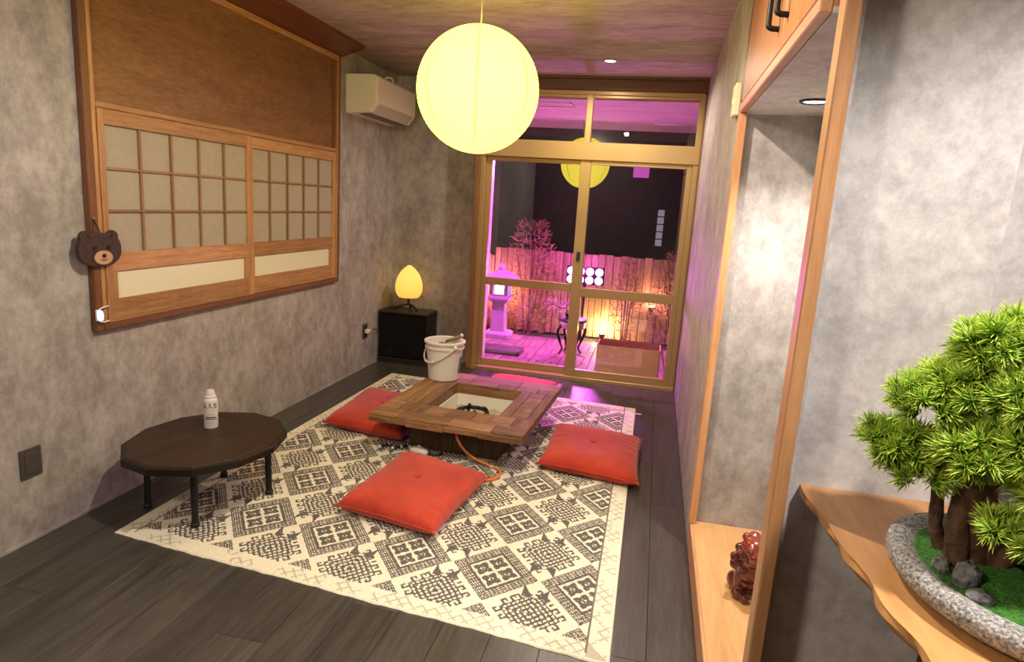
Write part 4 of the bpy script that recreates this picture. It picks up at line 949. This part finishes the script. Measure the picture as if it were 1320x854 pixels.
# small iron side table with a plant
sd = Vector((-.80, 6.86, ZO)); sdt = thing('side_table', 'small black iron side table with curved legs on the deck', 'table', sd)
obj('tabletop', MB().lathe([(.15, .36), (.155, .365), (.155, .385), (.15, .39)], sd, 28), 'black_iron', sdt, smooth=SM); obj('apron', MB().lathe([(.13, .29), (.135, .29), (.135, .362), (.13, .362)], sd, 28, cap=False), 'steel', sdt, smooth=SM)
for k in range(4):
    a = k*PI/2+.6; c_, s_2 = math.cos(a), math.sin(a); P = lambda r, z: sd+Vector((r*c_, r*s_2, z))
    obj('leg', MB().tube(spline([P(.12, .33), (P(.165, .25)), P(.13, .14), P(.10, .06), P(.135, .0)], 6), [.016]*13+[.012]*12 , 8), 'black_iron', sdt, smooth=True)
pp_ = sd+Vector((-.03, 0, .391)); ppt = thing('potted_plant', 'small dark pot with pale trailing leaves on the side table', 'plant', pp_)
obj('pot', MB().lathe([(.04, 0), (.055, .05), (.058, .06), (.05, .06), (.045, .05), (.0, .05)], pp_, 20), 'black_iron', ppt, smooth=SM)
mb = leaf_mesh(9, 130, .17, .08, .09, .07, 0); mb.v = [(v[0]+pp_.x-.12, v[1]+pp_.y, v[2]+pp_.z+.08) for v in mb.v]; o = obj('foliage', mb, 'pale_leaf', ppt); o['kind'] = 'stuff'
obj('stem', MB().tube([pp_+Vector((0, 0, .04)), pp_+Vector((-.05, 0, .10)), pp_+Vector((-.16, 0, .12))], .006, 6), 'stem', ppt)
# open cardboard box right outside the glass
kb = thing('cardboard_box', 'open brown cardboard box standing right outside the glass', 'box', (-.14, 5.98, -.03))
kx0, kx1, ky0, ky1, kz0, kz1 = -.435, .135, 5.83, 6.14, -.05, .285
kz0 = -.03
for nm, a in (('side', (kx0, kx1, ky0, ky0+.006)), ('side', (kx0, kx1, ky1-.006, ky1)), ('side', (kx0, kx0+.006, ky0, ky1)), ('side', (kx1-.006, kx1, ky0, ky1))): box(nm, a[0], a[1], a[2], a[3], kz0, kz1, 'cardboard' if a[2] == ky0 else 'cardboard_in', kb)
box('bottom', kx0, kx1, ky0, ky1, kz0, kz0+.006, 'cardboard', kb)
obj('flap', MB().prism([(kx0, ky0+.01, kz1), (kx0-.06, ky0+.01, kz1-.17), (kx0-.064, ky0+.01, kz1-.168), (kx0-.006, ky0+.01, kz1)], (0, ky1-ky0-.02, 0)), 'cardboard_in', kb)
obj('flap', MB().prism([(kx1, ky0+.01, kz1), (kx1+.05, ky0+.01, kz1-.18), (kx1+.054, ky0+.01, kz1-.178), (kx1+.006, ky0+.01, kz1)], (0, ky1-ky0-.02, 0)), 'cardboard_in', kb)
obj('flap', MB().prism([(kx0+.01, ky1, kz1), (kx0+.01, ky1+.05, kz1-.12), (kx0+.01, ky1+.056, kz1-.118), (kx0+.01, ky1+.006, kz1)], (kx1-kx0-.02, 0, 0)), 'cardboard_in', kb)
# garden lights
def point(name, p, watts, col, size, parent):
    d = bpy.data.lights.new(name, 'POINT'); d.energy = watts; d.color = col; d.shadow_soft_size = size
    o = bpy.data.objects.new(name, d); COL.objects.link(o); o.parent = parent; o.location = Vector(p)-offset_of(parent); return o
fp = Vector((-.78, 7.60, .72))
fd = thing('flood_light', 'glaring magenta flood light on a post in front of the fence', 'flood light', (fp.x, fp.y, ZO))
obj('post', MB().tube([(fp.x, fp.y+.05, ZO), (fp.x, fp.y+.05, fp.z)], .015, 8), 'black_iron', fd); box('housing', fp.x-.22, fp.x+.22, fp.y+.012, fp.y+.07, fp.z-.10, fp.z+.11, 'black_iron', fd, .006)
for a in range(4):
    for b_ in range(2): obj('lens', MB().lathe([(.002, 0), (.046, 0), (.046, .012), (.002, .016)], (fp.x-.165+.11*a, fp.y+.012, fp.z-.045+.10*b_), 14, Matrix.Rotation(PI/2, 3, 'X')), 'flood_glow', fd)
fs_ = spot('lamp', fp+Vector((0, -.06, .02)), 62, 174, PURPLE, fd, .08); fs_.data.spot_blend = .1; fs_.rotation_euler = (math.radians(-82), 0, 0)
dl_ = bpy.data.lights.new('lamp', 'POINT'); dl_.energy = 9; dl_.color = PURPLE; dl_.shadow_soft_size = .03
do_ = bpy.data.objects.new('lamp', dl_); COL.objects.link(do_); do_.parent = fd; do_.location = Vector((fp.x, fp.y-.05, fp.z+.16))-offset_of(fd)
def uplight(label, p, watts, col, glowm):
    t = thing('ground_spotlight', label, 'spotlight', p, 'small ground spotlights along the fence'); p = Vector(p)
    obj('stake', MB().tube([p, p+Vector((0, 0, .04))], .008, 6), 'black_iron', t); obj('head', MB().lathe([(.018, .03), (.035, .05), (.04, .085), (.036, .085)], p, 14, cap=False), 'black_iron', t, smooth=SM)
    obj('lens', MB().lathe([(.002, .078), (.037, .078), (.037, .084), (.002, .088)], p, 14), glowm, t); point('lamp', p+Vector((0, -.02, .13)), watts, col, .03, t)
el = thing('eave_fill_light', 'added magenta fill light under the terrace ceiling', 'spotlight', (-1.36, 6.45, 2.42))  # added unseen lamp to flood the deck with magenta
obj('housing', MB().lathe([(.05, 0), (.05, -.05), (.042, -.055)], (-1.36, 6.45, 2.42), 18), 'black_iron', el, smooth=SM); obj('lens', MB().lathe([(.041, -.056), (.002, -.058)], (-1.36, 6.45, 2.42), 18, cap=False), 'flood_glow', el)
es_ = spot('lamp', (-1.36, 6.45, 2.34), 420, 104, PURPLE, el, .05)
uplight('glowing yellow ground spotlight at the foot of the fence behind the box', (-.53, 7.78, ZO), 24, (1, .68, .22), 'ember_glow')
uplight('orange ground spotlight behind the stone lantern', (-1.86, 7.78, .35+ZO), 20, (1, .34, .10), 'ember_glow')
uplight('orange ground spotlight below the right end of the fence', (.02, 7.80, .38+ZO), 7, (1, .45, .26), 'ember_glow')
